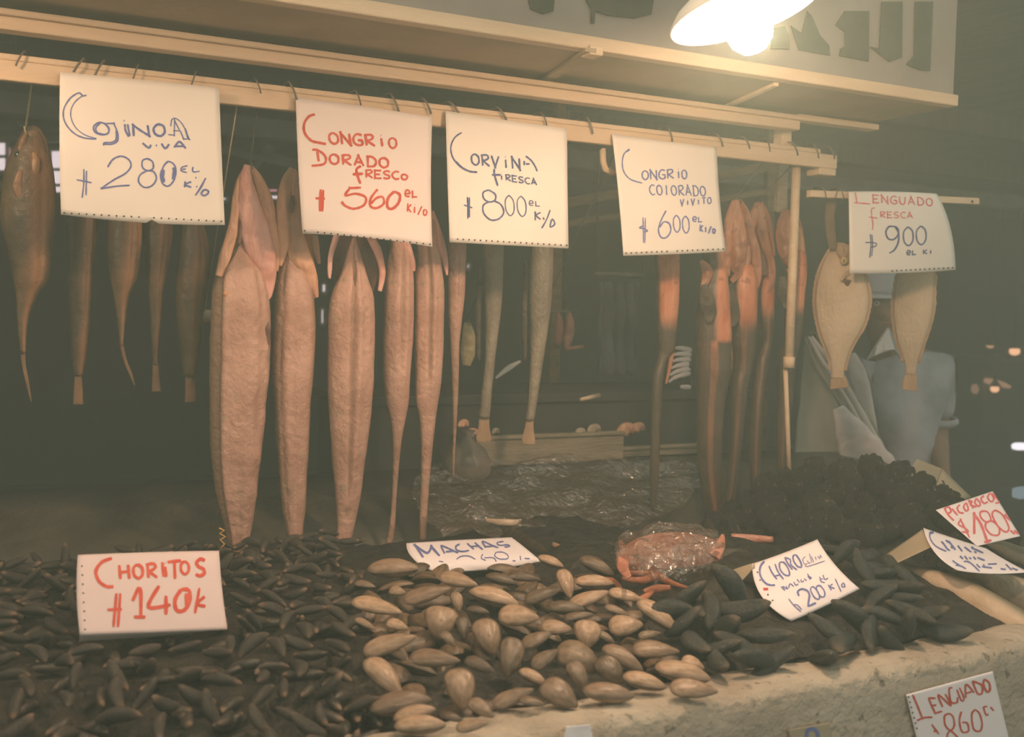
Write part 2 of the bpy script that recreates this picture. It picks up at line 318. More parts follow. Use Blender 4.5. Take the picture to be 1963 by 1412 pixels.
# wire hooks on the rail
def hook_mesh():
    b = MB(); P = cr([(-.006,.045,.004),(-.005,.02,.006),(-.003,-.006,.006),(.002,-.013,-.002),(.008,-.015,-.014),(.013,-.013,-.026)], 4)
    b.tube(P, .0021, 6); return b
hm = None
for i, (x, y) in enumerate([(44,122),(158,136),(197,140),(264,147),(375,162),(491,178),(557,186),(683,196),(752,203),(814,212),(866,218),(958,230),(1040,240),(1128,246),(1282,266),(1376,276),(1428,285),(1470,289),(1520,294),(1562,299),(1592,304)]):
    p = aY(x, y, 2.185); p.z = 1.956; p.y = 2.197
    if i == 0: h = hook_mesh().build('wire_hook', STEEL, smooth=True); hm = h
    else: h = hm.copy(); link(h)
    h.location = p; h.scale = (random.uniform(.7,1.5)*(-1 if x < 400 else 1), 1, random.uniform(.9,1.25))
    tag(h, 'bent dark wire hook hooked over the cream rail', 'hook', 'wire hooks along the rail')
for i, (x, y) in enumerate([(1578,373),(1605,373),(1612,374)]):
    h = hm.copy(); link(h); p = aY(x, y, 2.19); h.location = (p.x, 2.196, 1.847); h.scale = (.8*(-1)**i, .6, 1)
    tag(h, 'bent dark wire hook on the side bar left of the LENGUADO FRESCA sign', 'hook', 'wire hooks on the side bar')

# ---------------------------------------------------------------- lamps
def lamp(c, tilt, label, bm=None):
    o = empty('pendant_lamp', c); tag(o, label, 'lamp'); K = .9
    ax = Vector((tilt, .22, 1)).normalized(); c = Vector(c)
    b = MB(); b.lathe([(K*a_, K*h_) for a_, h_ in [(.135,.03),(.137,.034),(.12,.055),(.075,.085),(.034,.105),(.03,.15),(.028,.15),(.03,.10),(.07,.08),(.115,.052),(.132,.03),(.135,.03)]], c, ax, 40); b.build('shade', ENAM, o, True)
    b = MB(); b.lathe([(K*a_, K*h_) for a_, h_ in [(.001,-.045),(.02,-.040),(.036,-.024),(.043,0),(.037,.023),(.022,.045),(.015,.07),(.001,.072)]], c, ax, 28); b.build('bulb', bm or BULB, o, True)
    b = MB(); b.lathe([(K*a_, K*h_) for a_, h_ in [(.018,.068),(.018,.12),(.0,.122)]], c, ax, 16); b.build('socket', STEEL, o, True)
    top = Vector((c.x+tilt*.3, c.y, 2.42)); b = MB(); b.tube([c+ax*.126, top, Vector((top.x,1.89,2.5))], .006, 8); b.build('bracket_arm', STEEL, o, True)
ENAM = mat('white_enamel_shade', (.85,.83,.78), None, 5, .4, .4)
BULB = emit('lit_bulb', LAMP_COLOR, LAMP_STRENGTH)
lamp(aY(1436,56,1.36), -.2, 'lit bulb under a white dish shade in front of the canopy letters')
lamp((-.34,1.72,2.06), 0, 'lit bulb under a white dish shade off the left end of the rail', emit('lit_bulb_dimmer', LAMP_COLOR, LAMP_STRENGTH*.60))
lamp((.52,.74,2.10), 0, 'lit bulb under a white dish shade above the customer side of the counter', emit('lit_bulb_soft', LAMP_COLOR, LAMP_STRENGTH*.62))

# ---------------------------------------------------------------- handwriting
G = {'A':'0,1 .45,0 .45,0 1,1|.2,.62 .8,.66','C':'1,.1 .55,0 .08,.3 .08,.7 .5,1 1,.9','D':'.12,0 .12,0 .12,1 .12,1|-.05,0 .6,.02 1,.4 .8,.9 .1,1',
'E':'1,0 .08,.02 .08,.02 .08,1 .08,1 1,1|.08,.5 .8,.5','F':'.1,1 .1,.04 .1,.04 1,0|.1,.5 .8,.45','G':'1,.1 .5,0 .08,.35 .1,.8 .5,1 .95,.9 .95,.55 .95,.55 .5,.55','H':'.05,0 .05,1|.95,0 .95,1|.05,.52 .95,.48',
'I':'.5,0 .5,1','i':'.5,.25 .5,1|.48,0 .54,.03','J':'.2,0 .9,0 .9,0 .9,.8 .6,1.25 .1,1.3','K':'.1,0 .1,1|.95,.05 .15,.55 .15,.55 1,1','L':'.1,0 .1,1 .1,1 .95,.95','M':'0,1 .15,0 .15,0 .5,.75 .5,.75 .85,0 .85,0 1,1',
'N':'.05,1 .05,0 .05,0 .95,1 .95,1 .95,0','O':'.5,0 .08,.25 .08,.75 .5,1 .92,.75 .92,.25 .5,0','P':'.15,1 .15,0|0,.05 .7,0 .95,.25 .7,.5 .15,.55','R':'.12,1 .12,.05|-.05,.08 .7,0 .9,.25 .5,.48 .15,.52 .15,.52 1,1',
'S':'.95,.1 .5,0 .1,.2 .3,.45 .8,.6 .85,.88 .4,1 .02,.9','T':'0,.02 1,0|.5,0 .5,1','U':'.05,0 .08,.75 .4,1 .8,.85 .95,0','V':'.02,0 .4,1 .4,1 .95,0','f':'.9,0 .55,.05 .45,.4 .5,1.5|.05,.65 .95,.55','e':'.1,.55 .9,.5 .8,.1 .4,0 .08,.4 .2,.9 .9,.95',
'Z':'.05,.05 .95,0 .95,0 .1,1 .1,1 1,.95','o':'.5,.3 .1,.5 .2,.95 .7,.95 .9,.55 .5,.3','/':'.95,0 .05,1.15','v':'.05,.1 .45,1 .45,1 .95,.1','l':'.5,0 .45,1','t':'.5,0 .5,1 .8,.95|.1,.3 .9,.28','u':'.1,.3 .15,.9 .7,.95 .85,.3 .9,1',
'0':'.5,0 .08,.25 .08,.75 .5,1 .92,.75 .92,.25 .5,0','1':'.1,.3 .6,0 .6,0 .6,1 .6,1 .2,1 .95,1','2':'.08,.3 .3,.02 .8,.1 .85,.45 .05,1 .05,1 1,.95','4':'.6,0 .05,.62 .05,.62 1,.62|.75,.3 .75,1','5':'.95,0 .3,.05 .3,.05 .15,.45 .7,.4 .98,.65 .7,.97 .02,.85',
'6':'.75,0 .25,.4 .08,.75 .4,1 .9,.85 .8,.52 .3,.58 .1,.75','8':'.5,.45 .15,.25 .5,0 .85,.22 .5,.45 .08,.75 .5,1 .95,.75 .5,.45','9':'.9,.25 .5,0 .1,.2 .4,.48 .88,.3 .9,.25 .9,.6 .35,1.15','$':'.38,-.1 .36,1.1|.62,-.08 .6,1.1|1,.3 .5,.22 .05,.35 .5,.5 .95,.62 .5,.75 0,.68','#':'.38,0 .34,1|.62,.02 .6,1|.0,.42 1,.48','q':'.9,0 .4,.05 .3,.3 .35,.95|.9,.5 .2,.5'}
def T(txt, x, y, ax, ay, hx, hy, fill=.78, w=12):
    """glyph run: top-left of first glyph, advance vector, height vector -> list of (stroke, width)."""
    out = []
    for i, ch in enumerate(txt):
        if ch == ' ': continue
        for st in G[ch].split('|'):
            P = [tuple(map(float, p.split(','))) for p in st.split()]
            out.append(([(x+ax*(i+u*fill)+hx*v, y+ay*(i+u*fill)+hy*v) for u, v in P], w))
    return out
def S(st, w=12):
    return [([tuple(map(float, p.split(','))) for p in s_.split()], w) for s_ in st.split('|')]
def lag(v, t):
    n = len(v)
    if n == 2: return v[0]*(1-t)+v[1]*t
    return v[0]*(1-t)*(1-2*t)+v[1]*4*t*(1-t)+v[2]*t*(2*t-1)
class Sheet:
    """a paper given by a 2x2..3x3 grid of (x, y, Y) rows; bulge in metres along its normal."""
    def __init__(s, grid, wr=.0, seed=0): s.g = grid; s.wr = wr; s.seed = seed
    def q(s, u, v): return tuple(lag([lag([c[i] for c in row], u) for row in s.g], v) for i in range(3))
    def p(s, u, v):
        x, y, Y = s.q(u, v); P = aY(x, y, Y)
        if s.wr: P = P + (CAM-P).normalized()*s.wr*(noise.noise(Vector((u*2.3+s.seed, v*2.3, s.seed*1.7)))+.45*noise.noise(Vector((u*6+s.seed, v*5, 3.1))))
        return P
    def nrm(s, u, v):
        e = .01; n = (s.p(u+e,v)-s.p(u-e,v)).cross(s.p(u,v+e)-s.p(u,v-e)).normalized()
        return n if n.dot(CAM-s.p(u,v)) > 0 else -n
    def inv(s, x, y, g=(.5,.5)):
        u, v = g
        for _ in range(12):
            a = s.q(u,v); e = 1e-3; b = s.q(u+e,v); c = s.q(u,v+e)
            j = [(b[0]-a[0])/e, (c[0]-a[0])/e, (b[1]-a[1])/e, (c[1]-a[1])/e]; D = j[0]*j[3]-j[1]*j[2]
            if abs(D) < 1e-6: break
            dx, dy = x-a[0], y-a[1]; du = (dx*j[3]-dy*j[1])/D; dv = (dy*j[0]-dx*j[2])/D
            u += max(-.3, min(.3, du)); v += max(-.3, min(.3, dv))
            if abs(du)+abs(dv) < 1e-5: break
        return u, v
    def surf(s, mat_, name, parent, nu=26, nv=22, notch=None):
        b = MB(); th = .0006
        for side in (0, 1):
            for j in range(nv+1):
                for i in range(nu+1):
                    u, v = i/nu, j/nv
                    vv = v
                    if notch and j == nv and abs(u-notch[0]) < notch[1]: vv = v-notch[2]
                    b.V.append(s.p(u,vv) - (s.nrm(u,vv)*th if side else Vector()))
        n = (nu+1)*(nv+1)
        for j in range(nv):
            for i in range(nu):
                a = j*(nu+1)+i; f = (a, a+nu+1, a+nu+2, a+1); b.F.append(f); b.F.append(tuple(n+k for k in reversed(f)))
        rim = [i for i in range(nu+1)]+[j*(nu+1)+nu for j in range(1,nv+1)]+[nv*(nu+1)+i for i in range(nu-1,-1,-1)]+[j*(nu+1) for j in range(nv-1,0,-1)]
        for k in range(len(rim)):
            a, c = rim[k], rim[(k+1)%len(rim)]; b.F.append((a, c, n+c, n+a))
        return b.build(name, mat_, parent, True)
    def ink(s, strokes, tr, name, mat_, parent, off=.0007):
        ox, oy, k = tr; b = MB()
        for P, w in strokes:
            P = [(ox+x/k, oy+y/k) for x, y in P]; P = cr(P, 5); w = w/k/2; pts = []
            for x, y in P:
                if not pts or math.hypot(x-pts[-1][0], y-pts[-1][1]) > .25: pts.append((x, y))
            if len(pts) < 2: pts = [(pts[0][0]-w, pts[0][1]), (pts[0][0]+w, pts[0][1])]
            n0 = len(b.V); g = (.5,.5); m = len(pts)
            for i, (x, y) in enumerate(pts):
                a, c = pts[max(0,i-1)], pts[min(m-1,i+1)]; dx, dy = c[0]-a[0], c[1]-a[1]; l = math.hypot(dx,dy) or 1
                ww = w*(.75 if i in (0, m-1) else 1)*(1+.12*math.sin(i*1.3+x))
                for sg in (-1, 1):
                    g = s.inv(x-dy/l*ww*sg, y+dx/l*ww*sg, g); g = (min(1.0,max(0.0,g[0])), min(1.0,max(0.0,g[1])))
                    b.V.append(s.p(*g)+s.nrm(*g)*off)
            for i in range(m-1): b.F.append((n0+2*i, n0+2*i+1, n0+2*i+3, n0+2*i+2))
        return b.build(name, mat_, parent, False)
    def holes(s, px, parent, r=1.7, mat_=None):
        b = MB()
        for x, y in px:
            n0 = len(b.V); g = s.inv(x, y)
            for k in range(8):
                gg = s.inv(x+r*math.cos(k*math.pi/4), y+r*math.sin(k*math.pi/4), g); b.V.append(s.p(*gg)+s.nrm(*gg)*.0008)
            b.F.append(tuple(n0+k for k in range(8)))
        b.build('sprocket_hole_discs', mat_ or HOLE, parent, False)  # flat dark discs stand in for the shade inside punched holes
def row(x0,y0,x1,y1,n,skip=()): return [(lerp(x0,x1,i/(n-1)), lerp(y0,y1,i/(n-1))) for i in range(n) if i not in skip]
def sign(name, label, grid, pm, inks, holes=None, wr=.003, seed=1, notch=None, cat='sign', group=None):
    sh = Sheet(grid, wr, seed); o = empty(name, sh.p(.5, 1)); tag(o, label, cat, group)
    sh.surf(pm, 'paper', o, notch=notch)
    for nm, st, tr, m in inks: sh.ink(st, tr, nm, m, o)
    if holes: sh.holes(holes, o)
    return o, sh
Y1 = 2.172
# COJINOA
tr = (100,140,4.706)
ink = S('310,200 275,205 240,180 165,225 110,310 100,390 130,470 200,545 290,585 400,595', 13)+S('275,205 210,255 170,330 172,410 215,495 300,560 400,590', 9)
ink += S('420,445 375,480 385,530 440,555 500,545 510,500 470,455 420,445', 17)+S('430,455 395,490 405,535 455,550', 12)+S('480,455 555,455 555,455 590,540 590,610 540,640 465,640|575,520 575,600 530,625 470,628 465,655', 13)
ink += S('655,460 660,515 690,575|680,460 700,570|645,428 652,432', 17)+S('735,570 730,470 730,470 800,520 875,565 875,565 860,470', 20)+S('950,460 915,500 930,550 980,568 1015,530 1000,475 950,460', 22)
ink += S('1070,480 1080,420 1120,412 1180,470 1235,595 1235,595 1185,595 1185,595 1155,520|1045,555 1100,560 1100,560 1105,430 1105,430 1150,520|1090,520 1150,522', 10)+S('1200,500 1225,590', 16)
ink += S('815,630 870,675 890,645|935,650 945,655|985,635 1020,680 1055,640|1100,672 1135,625 1160,625 1205,682|1115,660 1185,660', 18)
ink += S('285,865 285,990 270,1125|310,880 305,1100|220,962 290,975 355,988', 13)+S('500,850 545,780 620,750 690,780 710,840 660,905 560,960 450,1035 450,1040 580,1020 700,1012', 15)+S('860,770 815,790 815,850 860,880 910,860 905,800 860,770|860,880 795,915 780,980 830,1030 900,1015 940,950 915,890 860,880', 15)
ink += S('1045,795 1005,840 980,930 1000,1000 1050,1018 1100,960 1115,870 1090,815 1045,795', 15)+S('1000,870 990,930 1005,985', 38)+S('1098,850 1100,900 1090,960', 30)
ink += S('1220,835 1170,850 1165,880 1215,898|1170,868 1205,865|1270,845 1270,890 1330,885', 13)+S('1200,975 1195,1030|1255,980 1200,1005 1255,1030|1300,1020 1308,1028|1290,942 1300,945|1385,945 1340,1030 1290,1105|1370,1050 1345,1085 1370,1105 1405,1085 1405,1060 1370,1050', 17)
sign('price_sign', 'cream paper sign reading COJINOA VIVA 280 in blue, first from the left on the rail',
     [[(115,138,Y1+.01),(265,152,Y1),(420,168,Y1)],[(114,275,Y1-.01),(268,290,Y1-.012),(425,300,Y1-.01)],[(117,411,Y1+.005),(280,427,Y1-.005),(431,431,Y1+.005)]], PAPER,
     [('blue_lettering', ink, tr, BLUE)], row(123,408,424,424,22,(11,)), seed=1, notch=(.535,.03,.025))
# CONGRIO DORADO
tr = (560,180,4.707)
ink = S('205,185 150,205 108,270 112,350 170,420 240,440 305,452', 24)+T('ONGRi',325,348,108,6,14,100,.78,22)+T('O',868,395,95,0,5,95,.75,20)
ink += S('180,505 220,505 280,540 305,590 280,635 175,648|225,510 240,610', 22)+T('ORADO',335,540,112,8,2,90,.75,21)
ink += S('620,650 580,680 590,740 615,810|545,725 640,720', 24)+T('RESCo',660,685,80,4,2,70,.8,18)
ink += S('258,860 250,1060|280,865 270,1060|210,940 295,945', 24)+S('620,845 520,850 520,850 480,915 570,900 660,930 650,1000 560,1035 480,1010 445,970', 22)+S('770,860 710,940 705,1010 760,1030 825,990 815,930 760,940 710,990', 22)+S('920,880 865,940 860,1020 905,1035 960,980 970,910 920,880', 26)
ink += T('eL',1015,865,65,4,2,60,.75,16)+T('Ki/o',1040,985,48,10,-4,75,.75,15)
sign('price_sign', 'creased pinkish paper sign reading CONGRIO DORADO FRESCO 560 in red',
     [[(567,186,Y1+.01),(700,204,Y1),(829,224,Y1)],[(572,320,Y1-.015),(705,335,Y1-.01),(826,345,Y1)],[(580,448,Y1),(700,455,Y1-.01),(829,473,Y1)]], PAPERP,
     [('red_lettering', ink, tr, RED)], row(584,442,824,468,20,(1,)), wr=.007, seed=2)
# CORVINA FRESCA
tr = (845,210,5.231)
ink = S('210,230 140,280 100,370 115,470 180,560 270,615 365,625', 15)+S('150,520 210,580 290,620 365,627', 20)+T('ORViN',300,440,102,10,8,112,.78,19)+S('850,465 905,510 945,570 965,620|835,515 835,560|850,545 890,545', 17)
ink += S('535,595 535,640 550,700 570,765|510,655 600,655', 20)+T('iRESCA',580,640,65,10,4,60,.8,14)
ink += S('265,875 270,970 270,1095|285,880 285,1080|230,955 315,985', 15)+S('480,805 425,830 430,890 480,925 540,910 545,850 480,805|480,925 425,960 430,1040 500,1105 580,1095 630,1030 600,950 530,915', 17)+T('00',635,855,120,8,15,205,.78,12)
ink += T('eL',880,910,65,6,4,50,.7,11)+S('945,1020 945,1110|1000,1030 955,1060 1000,1100|1025,1080 1035,1105|1095,1005 1060,1100 1010,1190|1110,1100 1095,1175 1140,1150 1130,1110 1110,1100', 16)
sign('price_sign', 'cream paper sign reading CORVINA FRESCA 800 in dark blue, middle of the rail',
     [[(854,212,Y1+.01),(970,230,Y1),(1087,246,Y1)],[(858,345,Y1-.012),(974,352,Y1-.012),(1088,362,Y1-.01)],[(862,464,Y1),(975,470,Y1-.006),(1090,476,Y1)]], PAPER,
     [('blue_lettering', ink, tr, NAVY)], row(877,458,1086,470,20), wr=.004, seed=3)
# CONGRIO COLORADO
tr = (1170,250,5.765)
ink = S('210,210 150,260 130,360 150,460 220,540 350,582', 15)+S('175,235 212,208', 22)+T('ONGRi',345,445,92,-4,6,100,.78,17)+T('O',785,435,75,0,5,100,.75,17)
ink += T('COlORADO',425,600,80,2,10,110,.75,15)+T('ViViTO',770,760,60,-4,2,70,.7,15)
ink += S('360,960 365,1240|385,965 380,1245', 13)+S('365,1050 320,1075 370,1085 410,1110 370,1120', 15)+S('615,885 560,990 530,1100 560,1180 620,1180 665,1110 650,1030 590,1010 545,1070', 17)+T('00',690,930,100,10,6,190,.78,14)+T('eL',905,950,62,4,2,55,.75,14)+T('Ki/o',990,1040,46,6,-2,75,.7,18)
sign('price_sign', 'cream paper sign reading CONGRIO COLORADO VIVITO 600 in blue near the rail end',
     [[(1173,256,Y1+.01),(1272,270,Y1),(1374,282,Y1)],[(1186,375,Y1-.015),(1285,378,Y1-.014),(1380,382,Y1-.012)],[(1195,490,Y1-.005),(1292,487,Y1-.012),(1392,482,Y1-.005)]], PAPER,
     [('blue_lettering', ink, tr, BLUE)], row(1200,485,1386,477,20,(9,)), wr=.004, seed=4)
# LENGUADO FRESCA 900
tr = (1610,355,8.07)
ink1 = S('235,110 250,200 260,275|220,270 470,290', 20)+T('ENGUADO',500,150,138,8,6,118,.72,20)+S('540,350 490,370 490,480 510,600 500,690|445,490 580,510', 17)+T('RESCA',620,410,105,2,4,90,.75,17)
ink2 = S('465,755 480,900 460,1120|490,760 505,900 490,1100|390,885 480,885 560,900 550,940 480,960', 17)+S('850,640 760,640 710,720 740,820 820,840 890,780 900,690 850,640 905,740 900,880 840,1000 760,1050', 26)+T('00',970,650,200,-15,10,290,.8,24)+T('eL Ki',1030,1010,85,-5,0,70,.75,20)
sign('price_sign', 'sagging cream paper sign reading LENGUADO FRESCA 900 on the side bar',
     [[(1627,367,2.185),(1712,367,2.185),(1796,371,2.185)],[(1628,430,2.16),(1722,432,2.15),(1822,436,2.16)],[(1629,524,2.17),(1735,523,2.14),(1832,517,2.16)]], PAPER,
     [('red_lettering', ink1, tr, PINKR), ('blue_lettering', ink2, tr, NAVY)], row(1710,519,1826,513,14), wr=.004, seed=5)
# CHORITOS
tr = (0,1000,3.427)
ink = S('735,240 670,265 630,325 650,390 700,425 745,425', 22)+T('HORi',780,285,90,-4,8,92,.72,20)+S('1065,265 1075,360', 18)+S('1100,265 1190,255|1145,262 1150,375', 20)+T('O',1185,260,70,-2,2,85,.8,18)+T('S',1285,245,80,0,0,110,.8,22)
ink += S('765,470 745,690|790,470 775,690|705,578 800,575', 20)+S('870,520 920,435 925,620|880,625 955,625', 24)+S('1045,420 975,560 1120,545|1090,485 1090,610', 24)+S('1190,445 1150,510 1160,580 1210,580 1245,520 1240,450 1190,445|1225,470 1228,560', 26)+S('1310,435 1280,600|1345,490 1295,540 1350,555', 20)
o, sh = sign('price_card', 'pinkish white folded card reading CHORITOS 140 in red, on the black mussels',
     [[(149,1063,1.68),(285,1058,1.68),(420,1055,1.68)],[(147,1140,1.62),(286,1135,1.62),(426,1130,1.62)],[(153,1216,1.575),(294,1211,1.575),(436,1205,1.575)]], PAPERL,
     [('red_lettering', ink, tr, RED)], row(157,1085,163,1206,8), wr=.002, seed=6, cat='price card')
b = Sheet([[(153,1216,1.576),(436,1206,1.576)],[(151,1232,1.60),(300,1221,1.60)]]).surf(PAPER, 'back_flap', o, 8, 4)
# MACHAS
tr = (770,1020,7.011)
ink = S('290,340 185,180 185,180 340,280 400,195 400,195 510,320', 30)+S('580,290 530,190 560,190 650,230 760,280|590,265 690,255', 24)+S('780,160 730,190 740,240 820,260 905,245', 22)+S('880,150 970,230|980,140 1090,235|930,195 1030,185', 22)+S('1130,210 1085,130 1110,130 1200,170 1300,210|1120,195 1220,190', 20)+S('1370,125 1285,140 1310,175 1420,170 1450,190 1380,200', 18)
ink += S('735,365 800,325 900,320 990,365|1090,295 1070,350 1130,380|1110,345 1230,345 1270,395|1270,270 1250,320 1320,360 1420,355 1425,310 1360,270 1270,270|1590,315 1600,375|1650,350 1720,355|500,390 560,400|1490,380 1530,385', 15)
sign('price_card', 'curled white card reading MACHAS 260 in blue, lying on the tan clams',
     [[(779,1040,2.02),(880,1034,2.02),(980,1029,2.02)],[(790,1068,1.90),(905,1062,1.90),(1010,1052,1.90)],[(827,1094,1.86),(930,1093,1.86),(1038,1076,1.86)]], PAPERW,
     [('blue_lettering', ink, tr, BLUE)], wr=.004, seed=7, cat='price card')
# CHORO
tr = (1430,1025,8.07)
ink = S('285,410 225,490 215,600 260,700 340,770 450,780', 30)+S('355,480 400,580 480,690|450,450 490,560 580,690|440,640 540,620', 24)+S('560,420 520,440 530,540 600,620 670,625 660,540 600,440 560,420', 26)+S('600,350 650,450 720,540|600,350 680,380 690,420 700,470 790,545', 24)+S('770,310 730,330 740,410 800,490 860,495 840,410 790,330 770,310', 26)
ink += S('920,340 880,380 900,450 950,450|950,400 970,440 1000,430|980,290 1020,430|1010,330 1050,430|1070,340 1090,390|1110,330 1140,370 1150,310|1150,330 1180,350|920,470 960,490 1220,405', 13)
ink += S('540,800 600,860 570,800 640,840 620,790|660,830 680,760 740,800|740,730 770,780 810,760|790,690 830,740|850,690 860,730 900,710|900,680 940,710|950,600 1000,690 960,640 1020,670', 17)+S('1140,650 1160,720 1220,740|1150,690 1190,680|1190,620 1220,690 1270,670', 17)
ink += S('660,990 740,1090 850,1190|740,1080 800,1090 860,1160', 17)+S('820,950 800,880 860,840 940,860 980,930 960,1080 980,1095 1080,1050', 30)+S('1010,810 1000,860 1060,970 1130,990 1120,900 1050,810 1010,810|1100,790 1090,840 1150,950 1210,950 1210,870 1150,790 1100,790', 22)+S('1270,770 1320,860|1340,760 1300,800 1370,830|1380,680 1470,880|1490,750 1480,800 1530,800 1510,750 1490,750', 18)
o, sh = sign('price_card', 'white curled card reading CHORO MALTON 200 in blue, on the black mussels at right',
     [[(1442,1080,1.50),(1500,1060,1.50),(1567,1033,1.50)],[(1460,1142,1.40),(1530,1115,1.40),(1601,1082,1.40)],[(1517,1190,1.345),(1580,1162,1.345),(1648,1128,1.345)]], PAPERW,
     [('blue_lettering', ink, tr, BLUE), ('red_mark', S('265,840 345,840', 40), tr, RED)], [(1452,1097),(1457,1112),(1472,1140),(1481,1151)], wr=.002, seed=8, cat='price card')
Sheet([[(1446,1078,1.50),(1447,1084,1.48)],[(1392,1096,1.56),(1410,1124,1.50)],[(1345,1117,1.6),(1390,1131,1.53)]]).surf(CARDB, 'back_flap', o, 6, 10)
# PICOROCOS
tr = (1680,930,6.936)
ink = S('905,310 960,400 1030,470|905,310 960,290 990,350 940,380|1000,310 1080,400|1110,260 1075,300 1100,360 1160,370|1180,240 1160,290 1190,340 1220,320 1200,250 1180,240|1220,200 1290,310|1220,200 1270,220 1250,260 1330,290|1320,180 1310,240 1360,280 1380,240 1340,190 1320,180|1430,140 1390,180 1430,240 1480,220|1500,110 1480,170 1530,220 1560,180 1530,120 1500,110|1590,90 1550,120 1600,170 1640,220 1580,240', 24)
ink += S('1130,450 1090,520 1180,570 1220,620 1130,620|1110,440 1240,700', 20)+S('1300,650 1300,390 1300,390 1390,520 1480,770|1430,760 1530,730', 34)+S('1440,340 1380,360 1390,430 1460,490 1520,460 1490,370 1440,340|1460,490 1450,560 1520,650 1620,660 1630,570 1550,480 1460,490', 24)+S('1560,340 1540,400 1620,550 1720,620 1760,560 1680,400 1600,340 1560,340', 24)+S('1700,390 1780,470|1720,370 1790,390|1780,600 1840,650|1830,600 1890,650', 26)
o, sh = sign('price_card', 'white card reading PICOROCOS 180 in pink red, propped at the far right',
     [[(1794,977,1.62),(1903,941,1.62)],[(1873,1046,1.50),(1956,1027,1.50)]], PAPERW, [('red_lettering', ink, tr, PINKR)], wr=.002, seed=9, cat='price card')
# lying CORVINA card
ink = S('760,620 710,640 720,720 790,810 930,880', 16)+S('700,640 760,625', 36)+S('860,750 890,770|920,730 970,765|950,850 975,870|990,810 1010,840|880,760 950,860|960,740 1050,860|1080,800 1140,880|1170,820 1260,890|1260,820 1290,830|1300,880 1330,900|1260,830 1420,900', 22)
ink += S('1110,940 1150,980|1170,940 1210,990|1230,960 1260,980|1290,950 1320,990|1340,960 1440,1000', 22)+S('1010,1000 1080,1050 1190,1110|1050,1060 1150,1080', 18)+S('1160,1015 1240,1025 1370,1145', 18)+S('1330,1050 1380,1100|1420,1050 1450,1100|1400,1080 1540,1100|1480,1050 1600,1045|1650,1110 1720,1120|1720,1050 1800,1130|1800,1100 1880,1130', 20)
o, sh = sign('price_card', 'curled white card reading CORVINA in blue, on the silvery fish at right',
     [[(1770,1011,1.55),(1835,1033,1.52),(1890,1050,1.50)],[(1792,1058,1.45),(1870,1070,1.43),(1930,1074,1.42)],[(1836,1093,1.40),(1900,1099,1.38),(1972,1096,1.36)]], PAPERW, [('blue_lettering', ink, tr, BLUE)], wr=.002, seed=10, cat='price card')
Sheet([[(1768,1014,1.55),(1785,1048,1.48)],[(1690,1068,1.6),(1712,1082,1.52)]]).surf(CARDB, 'back_flap', o, 8, 8)
# card seen from behind
o, sh = sign('price_card', 'plain tan back of a folded card standing behind the dark barnacle heap', [[(1758,879,1.95),(1806,898,1.95)],[(1729,926,1.90),(1784,960,1.90)]], CARDB, [], wr=.002, seed=11, cat='price card')
Sheet([[(1806,898,1.951),(1862,952,1.90)],[(1785,960,1.90),(1810,972,1.88)]]).surf(CARDB, 'back_flap', o, 6, 6)
# front LENGUADO card on the counter face
tr = (1720,1275,8.078)
ink = S('235,450 300,600 380,800|300,850 420,805 540,800', 30)+S('480,500 530,620 590,750|480,500 590,505|520,620 600,610|580,740 690,705', 30)+S('700,640 630,450 830,620 740,440', 28)+S('850,340 800,370 830,560 920,570 930,490', 28)+S('920,370 990,540 1030,500 960,340', 26)+S('1060,500 1060,290 1190,420|1070,430 1150,400', 28)+S('1160,240 1240,430 1310,420 1300,300 1160,240', 30)+S('1350,210 1330,280 1380,400 1430,380 1420,270 1350,210', 34)
ink += S('800,740 730,780 740,920 820,1000 880,930 860,790 800,740|820,1000 770,1080 800,1220 900,1250 940,1130 820,1000', 28)+S('990,710 960,850 1000,1020 1100,1010 1080,890 1000,880', 28)+S('1200,680 1150,760 1180,980 1280,1010 1310,900 1270,740 1200,680', 28)+S('1330,640 1370,760 1410,750|1330,640 1390,630|1440,640 1490,700', 26)+S('530,910 640,1060|560,1020 620,1000', 26)
o, sh = sign('price_card', 'lilac white card reading LENGUADO 860 in red, fixed to the concrete counter front',
     [[(1737,1331,1.152),(1903,1286,1.152)],[(1766,1450,1.152),(1938,1430,1.152)]], PAPERW, [('red_lettering', ink, tr, RED)], row(1741,1335,1757,1395,7), wr=.001, seed=12, cat='price card')
sign('price_card', 'white card tip on the counter front below the clams, cut off by the photo edge', [[(1086,1392,1.15),(1131,1388,1.15)],[(1075,1440,1.15),(1142,1440,1.15)]], PAPERW, [], wr=.001, seed=13, cat='price card')
sign('price_card', 'tan card with a dark blue mark low on the counter front, left of LENGUADO 860', [[(1512,1398,1.15),(1590,1385,1.15)],[(1520,1450,1.15),(1600,1440,1.15)]], CARDB, [('blue_mark', S('1546,1412 1548,1400 1557,1396 1566,1402 1568,1412', 7), (0,0,1), BLUE)], wr=.001, seed=14, cat='price card')

